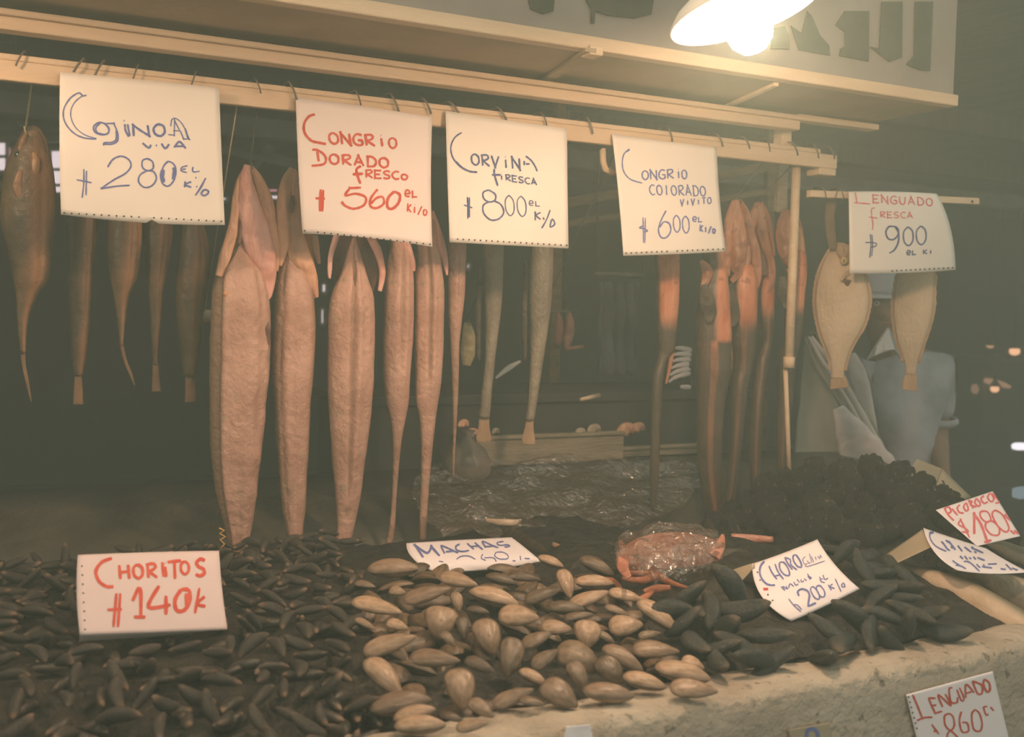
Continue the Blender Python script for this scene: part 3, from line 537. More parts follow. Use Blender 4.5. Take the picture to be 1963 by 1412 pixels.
# ---------------------------------------------------------------- the counter
XR = 2.0
o = empty('fish_counter', (.5,1.2,0)); tag(o, 'long concrete fish counter with a rough front lip', 'counter')
def rough_lip():
    b = MB(); n = 150; rings = []
    prof = [(1.157,.0),(1.157,.90),(1.160,.935),(1.168,.949),(1.20,.952),(1.245,.950),(1.27,.94),(1.28,.90),(1.28,.0)]
    for i in range(n+1):
        x = lerp(XL, XR, i/n); ring = []
        for k, (y, z) in enumerate(prof):
            j = .006*noise.noise(Vector((x*14, k*3.1, 0)))+.004*noise.noise(Vector((x*45, k*2.2, 5))) if 1 < k < 7 else .002*noise.noise(Vector((x*9, k, 2)))
            ring.append((x, y+j, z+(j if 1 < k < 7 else 0)))
        rings.append(ring)
    b.loft(rings); return b
rough_lip().build('front_wall', CONC, o, True)
b = MB(); b.box((XL,1.28,.80), (XR,2.36,.90)); b.box((XR,1.5,.80), (2.6,2.36,.90)); b.build('tray_bed', WETC, o)
b = MB(); n = 40
b.loft([[ (lerp(XL,2.75,i/n), y, z+.004*noise.noise(Vector((i*.4,y*9,0)))) for y, z in ((2.36,.90),(2.45,.965),(2.6,1.01),(2.78,1.035),(2.78,.8),(2.36,.8))] for i in range(n+1)])
b.build('sloping_back', WETC, o, True)
b = MB(); b.box((XL,1.28,0), (XL+.1,2.78,.8)); b.box((XR-.1,1.28,0), (XR,2.36,.8)); b.build('side_wall', CONC, o)
for i, (x0, x1, y, Yp, lab) in enumerate([(900,1180,840,2.80,'weathered pale plank along the back of the counter, behind the grey fish tails'), (1120,1350,862,2.84,'weathered plank at the back of the counter, behind the red congers')]):
    p = aY(x0,y,Yp); q2 = aY(x1,y+4,Yp); b = MB(); b.box((p.x,Yp-.05,1.035), (q2.x,Yp+.05,p.z)); b.box((p.x,Yp-.06,p.z), (q2.x,Yp-.03,p.z+.012)); tag(b.build('ledge_plank', PLANK, bevel=.004), lab, 'plank')

# ---------------------------------------------------------------- hanging fish
def frame(x, y, Y):
    P = aY(x, y, Y); v = P-CAM; h = Vector((v.x, v.y, 0)).normalized(); e1 = Vector((h.y, -h.x, 0))
    return P, e1, h, v.dot(FW)/F
def body(secs, Y, dr, name, m, parent, mod=None, mask=None, nper=6, n=72, off=0.0, cap=True):
    """secs: (py, xl, xr); a ring per section facing the camera, half depth = dr * half width."""
    p0, l0, r_0 = secs[0]; w0 = r_0-l0; c0_ = (l0+r_0)/2
    if w0 > 12: secs = [(p0-w0*.42, c0_-w0*.06, c0_+w0*.06), (p0-w0*.30, c0_-w0*.30, c0_+w0*.30)]+list(secs)
    ss = cr([(float(a), float(b_), float(c)) for a, b_, c in secs], nper); b = MB(); rings = []; att = []; N = len(ss)
    for i, (py, xl, xr) in enumerate(ss):
        s = i/(N-1); P, e1, e2, k = frame((xl+xr)/2, py, Y); a = max((xr-xl)/2*k, .0008); P = P+e2*off
        D = dr(s) if callable(dr) else dr
        ring = []
        for j in range(n):
            ang = 2*math.pi*j/n; deg = math.degrees(math.atan2(math.sin(ang), math.cos(ang)))   # 0 = towards camera, + = right
            r = mod(deg, s) if mod else 1.0
            q0 = P+e1*(math.sin(ang)*a)-e2*(math.cos(ang)*a); r *= 1+.035*noise.noise(q0*16)+.018*noise.noise(q0*45)
            ring.append(P+e1*(math.sin(ang)*a*min(r, 1.08))-e2*(math.cos(ang)*a*D*r))
            att.append(mask(deg, s) if mask else 0.0)
        rings.append(ring)
    b.loft(rings, cap); return mesh(name, b.V, b.F, m, parent, True, att)
def groove(g0, depth, w, s0, s1, soft=.05):
    return lambda d, s: -depth*math.exp(-((d-g0)/w)**2)*sstep(s0, s0+soft, s)*(1-sstep(s1-soft, s1, s))
def combine(*fs): return lambda d, s: 1.0+sum(f(d, s) for f in fs)
def flap(pts, Y, name, m, parent, th=.35, off=0.0, n=22):
    """thick leaf along (x, y, halfwidth px)."""
    ss = cr([tuple(map(float, p)) for p in pts], 9); b = MB(); rings = []; N = len(ss)
    for i, (x, y, w) in enumerate(ss):
        P, e1, e2, k = frame(x, y, Y); a = max(w*k, .0006); x0, y0, _ = ss[max(0,i-1)]; x1, y1, _ = ss[min(N-1,i+1)]
        l = math.hypot(x1-x0, y1-y0) or 1; nx, ny = (y1-y0)/l, -(x1-x0)/l
        side = e1*nx - Vector((0,0,1))*ny
        ring = []
        for j in range(n):
            ca, sa = math.cos(2*math.pi*j/n), math.sin(2*math.pi*j/n); q0 = P+side*(ca*a)
            wr = 1+.5*noise.noise(q0*38)+.35*noise.noise(q0*85); ew = 1+.12*noise.noise(q0*30)
            ring.append(P+e2*off+side*(ca*a*ew)-e2*(sa*max(a*th*wr, .0012)))
        rings.append(ring)
    b.loft(rings); return mesh(name, b.V, b.F, m, parent, True, [max(0, math.sin(2*math.pi*(i % n)/n))*.5 for i in range(len(b.V))])
def ball(x, y, Y, rpx, name, m, parent, off=0.0, sc=(1,1,1)):
    P, e1, e2, k = frame(x, y, Y); b = MB(); b.sphere(P+e2*off, rpx*k, 12, sc); return b.build(name, m, parent, True)
def line_hook(x, y, Y, xt, yt, label, group=None, m=STEEL, r=.0014):
    p = aY(x, y, Y); t = aY(xt, yt, Y); t2 = Vector((t.x, 2.245, 1.95)) if yt < 360 else t
    b = MB(); b.tube([p+Vector((0,-.012,.012)), p+Vector((.004,-.014,-.006)), p+Vector((.006,0,-.008)), p+Vector((.003,.004,.012)), t2+Vector((0,0,-.01)), t2+Vector((0,-.002,.008))], r, 6)
    return tag(b.build('hanging_hook', m, smooth=True), label, 'hook', group)
GD = 'pale golden congers hanging from the rail'
flank = lambda lo, hi: (lambda d, s: .8*sstep(lo, hi, -d) + .55*sstep(55, 100, d))
# -- golden conger 1
fo = empty('golden_conger', aY(470,700,2.30)); tag(fo, 'largest pale golden conger, split gills spread wide, just right of the COJINOA sign', 'fish', GD)
scal = lambda d, s: .05*math.sin(s*95)*math.exp(-((d-62)/20)**2)*sstep(.3,.4,s)*(1-sstep(.75,.85,s))
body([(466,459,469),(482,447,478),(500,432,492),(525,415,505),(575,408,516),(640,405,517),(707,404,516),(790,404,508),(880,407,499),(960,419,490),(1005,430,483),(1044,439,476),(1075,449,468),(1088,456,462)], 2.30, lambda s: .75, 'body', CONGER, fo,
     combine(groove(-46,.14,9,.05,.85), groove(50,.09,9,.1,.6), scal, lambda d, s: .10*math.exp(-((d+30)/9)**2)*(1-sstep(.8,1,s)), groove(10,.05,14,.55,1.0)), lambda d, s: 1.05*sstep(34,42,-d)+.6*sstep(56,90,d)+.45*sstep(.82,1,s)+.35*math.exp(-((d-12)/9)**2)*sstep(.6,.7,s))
body([(316,474,479),(335,462,492),(380,448,512),(430,440,525),(480,430,530),(540,424,520)], 2.30, .35, 'head', CONGHEAD, fo, off=.05)
flap([(472,322,5),(458,360,8),(450,410,8),(444,450,10),(432,490,11),(420,530,8)], 2.30, 'jaw', CONGHEAD, fo, .5, -.014)
flap([(474,318,6),(472,350,13),(480,410,24),(496,470,27),(510,520,20),(513,560,10),(512,575,3)], 2.30, 'gill_cover', CONGPINK, fo, .35, -.02)
flap([(480,318,4),(496,345,9),(510,385,13),(519,440,13),(527,490,10),(530,520,4)], 2.30, 'gill_cover', CONGHEAD, fo, .5, .0)
flap([(463,350,2),(467,380,4),(463,430,5),(458,468,3)], 2.30, 'mouth_slit', GUT, fo, .6, -.017)
flap([(502,590,3),(505,625,11),(507,660,10),(504,690,3)], 2.30, 'gut_cut', GUT, fo, .3, -.030)
ball(433,563,2.30,6,'pectoral_stub',CONGHEAD,fo,-.033)
line_hook(478,318,2.30,487,205,'thin wire hook holding up the largest golden conger')
# -- golden conger 2
fo = empty('golden_conger', aY(565,700,2.31)); tag(fo, 'pale golden conger second from the left, head touching the CONGRIO DORADO sign', 'fish', GD)
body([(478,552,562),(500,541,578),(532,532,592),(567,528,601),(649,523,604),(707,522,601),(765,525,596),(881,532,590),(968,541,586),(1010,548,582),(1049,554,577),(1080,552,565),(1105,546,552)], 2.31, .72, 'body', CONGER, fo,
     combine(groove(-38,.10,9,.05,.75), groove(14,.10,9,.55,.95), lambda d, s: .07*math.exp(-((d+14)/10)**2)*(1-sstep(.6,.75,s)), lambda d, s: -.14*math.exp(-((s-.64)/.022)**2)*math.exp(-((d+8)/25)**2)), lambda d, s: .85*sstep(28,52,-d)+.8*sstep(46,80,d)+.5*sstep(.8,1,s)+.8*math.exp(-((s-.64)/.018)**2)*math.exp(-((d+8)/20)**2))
body([(320,556,566),(345,545,578),(400,535,590),(450,532,600),(520,534,604),(570,545,606)], 2.31, .35, 'head', CONGHEAD, fo, off=.05)
flap([(560,323,5),(548,360,13),(543,410,14),(544,450,13),(541,480,10),(536,510,4)], 2.31, 'jaw', CONGHEAD, fo, .5, -.012)
flap([(563,326,4),(569,360,15),(570,410,17),(568,450,16),(575,490,22),(592,530,16),(603,556,8),(608,570,3)], 2.31, 'gill_cover', CONGHEAD, fo, .45, -.016)
flap([(561,378,3),(560,392,5),(557,410,3)], 2.31, 'mouth_slit', GUT, fo, .6, -.033)
flap([(604,450,5),(607,480,6),(612,505,3)], 2.31, 'gill_fringe', CONGHEAD, fo, .4, .01)
# -- golden conger 3
fo = empty('golden_conger', aY(673,700,2.30)); tag(fo, 'golden conger below the 560 price with arched open gills and a long belly slit', 'fish', GD)
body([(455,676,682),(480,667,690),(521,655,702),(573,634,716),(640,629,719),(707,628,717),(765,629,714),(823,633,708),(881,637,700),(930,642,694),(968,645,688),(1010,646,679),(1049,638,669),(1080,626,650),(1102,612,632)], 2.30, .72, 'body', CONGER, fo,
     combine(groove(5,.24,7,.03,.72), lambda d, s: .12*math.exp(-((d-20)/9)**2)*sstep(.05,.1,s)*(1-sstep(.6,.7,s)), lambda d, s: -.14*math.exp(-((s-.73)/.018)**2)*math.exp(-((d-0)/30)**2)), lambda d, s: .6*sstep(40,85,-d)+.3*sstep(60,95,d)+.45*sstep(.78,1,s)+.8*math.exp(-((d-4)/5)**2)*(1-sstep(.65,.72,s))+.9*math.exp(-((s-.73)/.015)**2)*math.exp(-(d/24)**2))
body([(430,640,720),(470,632,730),(520,640,728),(560,655,715)], 2.30, .3, 'head', GUT, fo, off=.06)
flap([(652,430,6),(643,460,6),(634,490,5),(632,520,4),(632,534,2)], 2.30, 'gill_strand', CONGPINK, fo, .6, -.01)
flap([(702,440,7),(716,466,8),(727,490,7),(733,525,6),(728,558,4)], 2.30, 'gill_strand', CONGPINK, fo, .6, -.01)
flap([(682,500,1.5),(682,600,2.2),(683,700,2.2),(686,800,3),(686,900,1.5)], 2.30, 'belly_slit', GUT, fo, .6, -.0255)
# -- golden conger 4
fo = empty('golden_conger', aY(765,700,2.33)); tag(fo, 'slim golden conger fourth from the left, under the right half of the DORADO sign', 'fish', GD)
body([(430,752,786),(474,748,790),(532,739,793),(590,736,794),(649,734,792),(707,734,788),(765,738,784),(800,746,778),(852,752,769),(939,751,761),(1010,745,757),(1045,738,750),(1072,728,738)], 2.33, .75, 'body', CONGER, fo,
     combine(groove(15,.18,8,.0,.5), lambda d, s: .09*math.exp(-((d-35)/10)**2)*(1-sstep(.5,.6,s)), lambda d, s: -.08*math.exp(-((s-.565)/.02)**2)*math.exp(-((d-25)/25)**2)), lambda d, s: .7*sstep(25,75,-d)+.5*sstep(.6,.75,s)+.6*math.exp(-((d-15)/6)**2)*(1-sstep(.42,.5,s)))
flap([(760,440,6),(778,470,8),(790,500,6),(793,520,3)], 2.33, 'gill_cover', CONGPINK, fo, .5, -.02)
# -- golden conger 5
fo = empty('golden_conger', aY(822,700,2.32)); tag(fo, 'golden conger fifth from the left, reaching past the DORADO sign with a deep groove', 'fish', GD)
body([(430,798,838),(474,798,842),(520,796,848),(561,795,852),(649,795,850),(707,795,848),(765,797,841),(800,804,836),(852,807,830),(939,806,822),(1000,804,818),(1034,805,816)], 2.32, .75, 'body', CONGER, fo,
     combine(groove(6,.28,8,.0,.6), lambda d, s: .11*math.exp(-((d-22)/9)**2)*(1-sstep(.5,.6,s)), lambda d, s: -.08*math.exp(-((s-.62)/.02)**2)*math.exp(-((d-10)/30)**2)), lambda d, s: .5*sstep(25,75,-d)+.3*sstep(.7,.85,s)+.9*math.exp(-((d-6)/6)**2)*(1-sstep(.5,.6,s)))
flap([(828,405,4),(837,440,8),(845,470,9),(853,500,6),(857,528,2)], 2.32, 'gill_cover', CONGPINK, fo, .5, -.012)
# -- golden conger 6
fo = empty('golden_conger', aY(876,650,2.36)); tag(fo, 'thinnest golden conger with a reddish whip tail, under the CORVINA sign', 'fish', GD)
body([(430,862,892),(480,859,894),(561,859,891),(610,860,886),(660,863,881),(740,866,879),(823,868,875),(870,867,872),(915,868,870.5)], 2.36, .75, 'body', CONGER, fo,
     combine(groove(10,.1,8,.0,.45)), lambda d, s: .4*sstep(30,75,-d)+.6*sstep(.45,.7,s))
# -- grey croakers
for (x, Y, secs, lab) in [(942,2.46,[(430,925,966),(474,928,966),(556,929,964),(610,930,959),(669,931,951),(720,927,946),(760,922,942),(800,918,939)],'grey corvina hanging by the CORVINA sign, the left one of the two'),
                   (1038,2.44,[(430,1020,1064),(479,1018,1061),(556,1014,1059),(620,1016,1052),(674,1017,1044),(720,1015,1037),(760,1013,1031),(805,1007,1024)],'grey corvina hanging by the CORVINA sign, the right one of the two')]:
    fo = empty('corvina_fish', aY(x,640,Y)); tag(fo, lab, 'fish', 'grey corvinas under the CORVINA sign')
    cx = x+6; secs = [(320,cx-3,cx+3),(345,cx-12,cx+12),(390,cx-19,cx+19)]+secs; line_hook(cx, 322, Y, cx+2, 240, 'wire hook of the '+lab.replace('hanging by the CORVINA sign, ', ''))
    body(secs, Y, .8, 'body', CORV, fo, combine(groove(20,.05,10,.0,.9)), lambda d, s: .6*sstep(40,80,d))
    py, xl, xr = secs[-1]; c = (xl+xr)/2
    flap([(c,py-12,(xr-xl)/2*.9),(c-1,py+15,(xr-xl)/2),(c-2,py+38,(xr-xl)/2+4),(c-2,py+46,(xr-xl)/2+3)], Y, 'tail_fin', FIN, fo, .12)
    flap([(xl+1,500,4),(xl-1,600,5),(xl,690,3)], Y, 'dorsal_fin', FIND, fo, .2, .012)
# -- red congers
GR = 'red congers hanging near the post'
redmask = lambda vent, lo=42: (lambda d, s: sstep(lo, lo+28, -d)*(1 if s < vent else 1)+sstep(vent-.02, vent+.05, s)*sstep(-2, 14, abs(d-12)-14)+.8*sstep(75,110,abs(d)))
def redtail(pts, Y, fo, name='tail', th=.7, off=0.012):
    return flap(pts, Y, name, REDPALE, fo, th, off)
fo = empty('red_conger', aY(1275,600,2.34)); tag(fo, 'red conger hanging under the COLORADO sign, leftmost of the red ones', 'fish', GR)
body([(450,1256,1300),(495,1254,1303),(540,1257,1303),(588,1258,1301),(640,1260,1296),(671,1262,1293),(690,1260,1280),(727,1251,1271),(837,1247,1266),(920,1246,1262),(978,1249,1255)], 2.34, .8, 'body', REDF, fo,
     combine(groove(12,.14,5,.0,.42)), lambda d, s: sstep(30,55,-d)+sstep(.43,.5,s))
flap([(1290,660,4),(1286,690,4),(1277,735,2)], 2.34, 'belly_flap', REDF, fo, .4, -.012)
fo = empty('red_conger', aY(1375,700,2.30)); tag(fo, 'red conger whose head is hidden by the right edge of the COLORADO sign', 'fish', GR)
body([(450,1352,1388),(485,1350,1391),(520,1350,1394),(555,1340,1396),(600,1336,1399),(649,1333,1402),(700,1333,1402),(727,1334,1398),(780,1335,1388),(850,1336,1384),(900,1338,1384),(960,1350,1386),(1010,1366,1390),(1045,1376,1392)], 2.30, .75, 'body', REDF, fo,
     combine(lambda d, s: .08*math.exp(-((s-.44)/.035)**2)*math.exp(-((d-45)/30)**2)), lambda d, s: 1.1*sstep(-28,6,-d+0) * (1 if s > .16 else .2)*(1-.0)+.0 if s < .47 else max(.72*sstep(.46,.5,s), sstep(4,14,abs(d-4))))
flap([(1350,545,5),(1355,575,14),(1360,600,13),(1358,618,5)], 2.30, 'pectoral_fin', FIND, fo, .2, -.036)
flap([(1344,500,4),(1356,520,10),(1352,540,8),(1346,552,4)], 2.30, 'gill_cover', REDF, fo, .5, -.018)
flap([(1374,482,5),(1382,510,9),(1390,560,8),(1394,640,8),(1397,700,7),(1391,726,3)], 2.30, 'belly_flap', REDF, fo, .5, -.016)
fo = empty('red_conger', aY(1425,700,2.34)); tag(fo, 'big red conger with its open head just right of the COLORADO sign', 'fish', GR)
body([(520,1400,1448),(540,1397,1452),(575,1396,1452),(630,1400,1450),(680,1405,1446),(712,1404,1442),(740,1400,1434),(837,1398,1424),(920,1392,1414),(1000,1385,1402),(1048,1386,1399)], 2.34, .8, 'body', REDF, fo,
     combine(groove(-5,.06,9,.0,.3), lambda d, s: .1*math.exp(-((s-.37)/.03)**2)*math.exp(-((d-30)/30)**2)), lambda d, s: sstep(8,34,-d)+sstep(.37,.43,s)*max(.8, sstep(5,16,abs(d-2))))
body([(384,1405,1418),(410,1395,1440),(470,1392,1446),(520,1398,1440)], 2.34, .5, 'head', GUT, fo, off=.03)
flap([(1408,386,5),(1398,420,8),(1394,460,7),(1394,510,6),(1396,530,3)], 2.34, 'jaw', REDF, fo, .5, -.008)
flap([(1411,384,5),(1412,420,13),(1414,470,19),(1412,510,13),(1416,528,4)], 2.34, 'tongue_flesh', REDF, fo, .5, -.016)
flap([(1416,384,4),(1430,410,8),(1440,450,8),(1449,490,9),(1452,530,8),(1450,555,3)], 2.34, 'gill_cover', REDF, fo, .5, -.01)
flap([(1436,470,3),(1432,500,7),(1420,520,8),(1402,540,5)], 2.34, 'gill_fringe', REDF, fo, .5, -.02)
flap([(1400,545,4),(1404,570,9),(1408,605,10),(1405,625,3)], 2.34, 'pectoral_fin', FIND, fo, .2, -.034)
line_hook(1413,386,2.34,1432,340,'thin wire hook holding the big red conger right of the COLORADO sign')
fo = empty('red_conger', aY(1466,640,2.38)); tag(fo, 'red conger between the big open headed one and the cream post, with a looped gill', 'fish', GR)
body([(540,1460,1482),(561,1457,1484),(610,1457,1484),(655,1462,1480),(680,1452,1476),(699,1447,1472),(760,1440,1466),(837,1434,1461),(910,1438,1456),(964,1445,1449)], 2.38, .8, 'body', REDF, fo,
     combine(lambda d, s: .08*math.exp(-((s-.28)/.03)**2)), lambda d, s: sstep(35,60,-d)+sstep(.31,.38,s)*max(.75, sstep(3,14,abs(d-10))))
body([(392,1450,1462),(430,1440,1476),(480,1444,1482),(530,1450,1480)], 2.38, .45, 'head', GUT, fo, off=.03)
flap([(1452,390,6),(1444,420,8),(1440,450,6),(1443,480,5),(1450,510,4),(1457,525,3)], 2.38, 'jaw', REDF, fo, .5, -.006)
flap([(1456,388,6),(1459,430,11),(1468,470,9),(1478,500,7),(1479,530,8),(1472,560,6)], 2.38, 'gill_cover', REDF, fo, .5, -.014)
flap([(1462,392,4),(1474,425,5),(1480,460,3),(1485,490,2)], 2.38, 'gill_strand', REDF, fo, .5, 0)
line_hook(1457,390,2.38,1470,340,'thin wire hook holding the red conger with the looped gill')
fo = empty('red_conger', aY(1515,600,2.33)); tag(fo, 'red conger pressed against the cream post, rightmost of the red ones', 'fish', GR)
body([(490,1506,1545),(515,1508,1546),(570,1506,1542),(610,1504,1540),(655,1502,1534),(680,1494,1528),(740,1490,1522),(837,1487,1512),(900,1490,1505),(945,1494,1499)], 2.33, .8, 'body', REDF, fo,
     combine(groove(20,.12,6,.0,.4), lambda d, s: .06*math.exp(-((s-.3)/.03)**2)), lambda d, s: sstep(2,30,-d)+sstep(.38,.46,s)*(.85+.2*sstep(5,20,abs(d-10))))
body([(402,1504,1514),(430,1492,1536),(480,1492,1542),(510,1504,1540)], 2.33, .5, 'head', CONGHEAD, fo, off=.015)
flap([(1507,403,5),(1502,430,12),(1506,470,17),(1514,500,12),(1518,515,3)], 2.33, 'gill_cover', REDF, fo, .5, -.014)
flap([(1512,405,4),(1528,430,8),(1535,470,8),(1534,500,8),(1526,512,10),(1508,520,4)], 2.33, 'jaw', REDF, fo, .5, -.01)
flap([(1500,530,5),(1504,555,13),(1508,580,12),(1504,590,4)], 2.33, 'pectoral_fin', FIND, fo, .2, -.03)
# -- dark cojinoas on the left
GK = 'dark fish hanging behind the COJINOA sign'
def dark(x, Y, secs, lab, edge, tail):
    if secs[0][0] > 300:
        cx = (secs[0][1]+secs[0][2])/2; w = (secs[0][2]-secs[0][1])/2; secs = [(300,cx-3,cx+3),(325,cx-w*.5,cx+w*.5),(365,cx-w*.9,cx+w*.9)]+secs
        line_hook(cx, 302, Y, cx+2, 200, 'wire hook of the '+lab.replace('dark ', '').split(',')[0].split(' with ')[0])
    fo = empty('cojinoa_fish', aY(x, 520, Y)); tag(fo, lab, 'fish', GK)
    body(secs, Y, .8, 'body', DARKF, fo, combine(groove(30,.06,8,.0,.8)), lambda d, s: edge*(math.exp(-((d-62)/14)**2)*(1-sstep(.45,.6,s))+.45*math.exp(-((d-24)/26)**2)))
    flap(tail, Y, 'tail_fin', BTAIL, fo, .3); return fo
fo = dark(60,2.38,[(256,44,82),(275,34,90),(320,16,99),(372,8,103),(430,8,102),(480,18,98),(534,28,89),(563,33,72),(613,34,54),(678,39,49)],'dark cojinoa at the far left edge, whole amber cheeked head in view',1.1,[(44,668,5),(46,700,3.5),(53,735,3),(60,770,1)])
flap([(62,252,7),(70,275,13),(74,310,17),(70,335,20),(62,355,15),(54,368,6)], 2.38, 'gill_cover', BROWNF, fo, .3, -.018)
flap([(64,296,3),(69,312,7),(66,332,8),(59,346,4)], 2.38, 'amber_cheek', AMBER, fo, .35, -.034)
flap([(50,360,4),(62,380,7),(66,405,5)], 2.38, 'pale_patch', AMBER, fo, .3, -.036)
ball(37,300,2.38,9,'eye',EYE,fo,-.02,(1,.5,1)); flap([(50,258,3),(44,275,7),(38,290,4)], 2.38, 'lip', DARKF, fo, .5, -.02)
flap([(40,330,5),(34,360,10),(42,385,6)], 2.38, 'gill_plate', DARKF, fo, .4, -.035)
line_hook(46,255,2.38,60,175,'pale twine holding the cojinoa at the far left edge', m=STRING, r=.002)
dark(160,2.5,[(400,132,184),(450,130,184),(500,132,180),(560,134,176),(620,136,172),(680,138,166),(720,144,158)],'dark cojinoa second from the left, under the left part of the COJINOA sign',.9,[(150,712,6),(150,750,8),(150,775,9)])
dark(245,2.45,[(400,212,270),(440,210,271),(490,208,268),(530,212,262),(573,220,246),(620,226,240),(663,230,236)],'dark cojinoa under the middle of the COJINOA sign with a bent reddish tail',1.1,[(232,655,4),(240,690,3),(250,715,3),(258,738,1)])
dark(305,2.48,[(400,276,330),(450,275,330),(500,278,324),(540,282,316),(590,288,312),(650,290,306),(700,294,302)],'dark cojinoa under the right part of the COJINOA sign',.9,[(298,692,5),(299,730,7),(300,750,8)])
dark(370,2.5,[(430,348,392),(480,343,402),(540,338,398),(600,340,390),(660,346,384),(720,352,376)],'dark cojinoa half hidden left of the largest golden conger',.6,[(364,712,8),(365,750,10),(366,770,11)])
b = MB(); b.tube([aY(384,605,2.62),aY(408,607,2.62)], .016, 12); w0 = aY(391,605,2.62); b.tube([w0,Vector((w0.x,2.25,1.93))],.0015,5); tag(b.build('pipe_stub', CREAM, smooth=True), 'short cream pipe end behind the largest golden conger', 'pipe')
# -- soles
GS = 'soles hanging from the side bar'
def sole(x, Y, secs, lab):
    fo = empty('sole_fish', aY(x, 600, Y)); tag(fo, lab, 'fish', GS)
    body(secs, Y, lambda s: .26, 'body', FLAT, fo, lambda d, s: 1+.06*math.exp(-(d/5)**2)+.015*math.sin(d*.35), lambda d, s: .8*sstep(62,84,abs(d))+.5*sstep(.85,1,s))
    fr = [(py, xl-5, xr+5) for py, xl, xr in secs[1:-1]]; body(fr, Y, .035, 'fin_fringe', FIN, fo, lambda d, s: 1+.02*math.sin(s*220), off=.002)
    return fo
fo = sole(1612,2.26,[(474,1595,1612),(490,1586,1636),(515,1575,1652),(545,1567,1660),(574,1564,1664),(600,1566,1660),(630,1571,1649),(658,1581,1634),(686,1591,1622),(710,1594,1618),(724,1592,1617)], 'larger tan sole hanging beside the post with its mouth open')
flap([(1605,716,11),(1607,730,16),(1609,744,18)], 2.26, 'tail_fin', FIN, fo, .12)
flap([(1606,476,8),(1622,488,14),(1634,500,9),(1636,515,4)], 2.26, 'head', FLAT, fo, .7, -.026)
flap([(1616,536,2),(1632,545,8),(1650,543,8),(1657,536,4)], 2.26, 'open_mouth', GUT, fo, .5, -.036)
flap([(1612,538,2),(1622,526,5),(1640,522,7),(1652,530,3)], 2.26, 'jaw', FLAT, fo, .8, -.034)
ey = ball(1618,501,2.26,8,'eye',EYEW,fo,-.034); ball(1618,501,2.26,5,'pupil',EYE,ey,-.0385)
flap([(1625,478,4),(1634,500,5),(1640,524,4)], 2.26, 'gill_cover', CONGHEAD, fo, .5, -.03)
line_hook(1602,478,2.26,1600,378,'thin hook holding the larger sole on the side bar')
flap([(1593,383,9),(1591,430,9),(1598,478,7)], 2.25, 'strap', mat('brown_strap',(.12,.085,.05),(.17,.12,.07),20,.7), fo, .12, .0)
line_hook(1756,502,2.27,1757,380,'thin hook holding the smaller sole on the side bar')
fo = sole(1748,2.27,[(500,1726,1790),(525,1724,1788),(545,1720,1787),(575,1716,1786),(602,1715,1784),(630,1718,1778),(658,1723,1768),(695,1735,1758),(718,1737,1754)], 'smaller tan sole hanging below the right half of the LENGUADO FRESCA sign')
flap([(1746,712,9),(1745,732,13),(1744,748,14)], 2.27, 'tail_fin', FIN, fo, .12)
flap([(1768,526,3),(1776,534,8),(1782,545,6),(1780,555,2)], 2.27, 'open_mouth', GUT, fo, .5, -.02)
flap([(1764,535,3),(1770,552,5),(1780,560,3)], 2.27, 'jaw', FLAT, fo, .8, -.022)

# ---------------------------------------------------------------- shell heaps
def Hm(X, Y): # heap surface
    z = .962+.05*sstep(1.2,1.55,Y)-.02*sstep(1.75,2.25,Y)
    if X > .95: z += .035*sstep(.95,1.2,X)*(1-sstep(1.45,1.62,X))*sstep(1.15,1.35,Y)
    return z
def onheap(x, y, dz=0.0):
    z = 1.0
    for _ in range(6): P = aZ(x, y, z); z = Hm(P.x, P.y)+dz
    return aZ(x, y, z)
def moundobj(name, label, cat, X0, X1, Y0, Y1, fz, m, nx=50, ny=50, inside=None):
    b = MB(); idx = {}
    for j in range(ny+1):
        for i in range(nx+1):
            X = lerp(X0,X1,i/nx); Y = lerp(Y0,Y1,j/ny); z = fz(X,Y)
            if z is None: continue
            idx[i,j] = len(b.V); b.V.append(Vector((X,Y,z)))
    for j in range(ny):
        for i in range(nx):
            k = [(i,j),(i+1,j),(i+1,j+1),(i,j+1)]
            if all(q_ in idx for q_ in k): b.F.append(tuple(idx[q_] for q_ in k))
    o = b.build(name, m, None, True); return tag(o, label, cat, None, 'stuff')
def bl(X, Y): return .43+(Y-1.2)*.26            # boundary choritos / machas
# clam valve: unit length 1 along x, umbo at +.15, dome +z
def valve_mesh(name, m):
    b = MB(); nr, na = 9, 36
    b.V.append(Vector((.08,0,.5)))
    for i in range(1, nr+1):
        r = i/nr
        for k in range(na):
            a = 2*math.pi*k/na; c, s = math.cos(a), math.sin(a)
            px = .5*math.copysign(abs(c)**.92, c); py = .5*math.copysign(abs(s)**(.95 if s > 0 else .8), s)*(1-.42*c-.10*c*c)*(1.0 if s > 0 else .86)
            um = .10*(1-r)
            z = .5*(1-r**2.0)**.72*(1+.015*math.sin(r*24))
            b.V.append(Vector((lerp(um+.0, px, r) if r < 1 else px, lerp(.06*(1-r), py, r), z)))
    for k in range(na): b.F.append((0, 1+k, 1+(k+1) % na))
    for i in range(nr-1):
        for k in range(na):
            a = 1+i*na; b.F.append((a+k, a+na+k, a+na+(k+1) % na, a+(k+1) % na))
    me = bpy.data.meshes.new(name); me.from_pydata([tuple(v) for v in b.V], [], b.F); me.update()
    for p in me.polygons: p.use_smooth = True
    me.materials.append(m); return me
VT, VD = valve_mesh('valve', CLAM), valve_mesh('valve', CLAMD)
LIG = mat('dark_hinge', (.05,.035,.02), None, 10, .6)
def lig_mesh():
    b = MB(); b.tube([(-.12,.40,0),(.05,.44,0),(.2,.40,0)], [.03,.045,.03], 6); me = bpy.data.meshes.new('hinge'); me.from_pydata([tuple(v) for v in b.V], [], b.F); me.materials.append(LIG); return me
LM = lig_mesh()
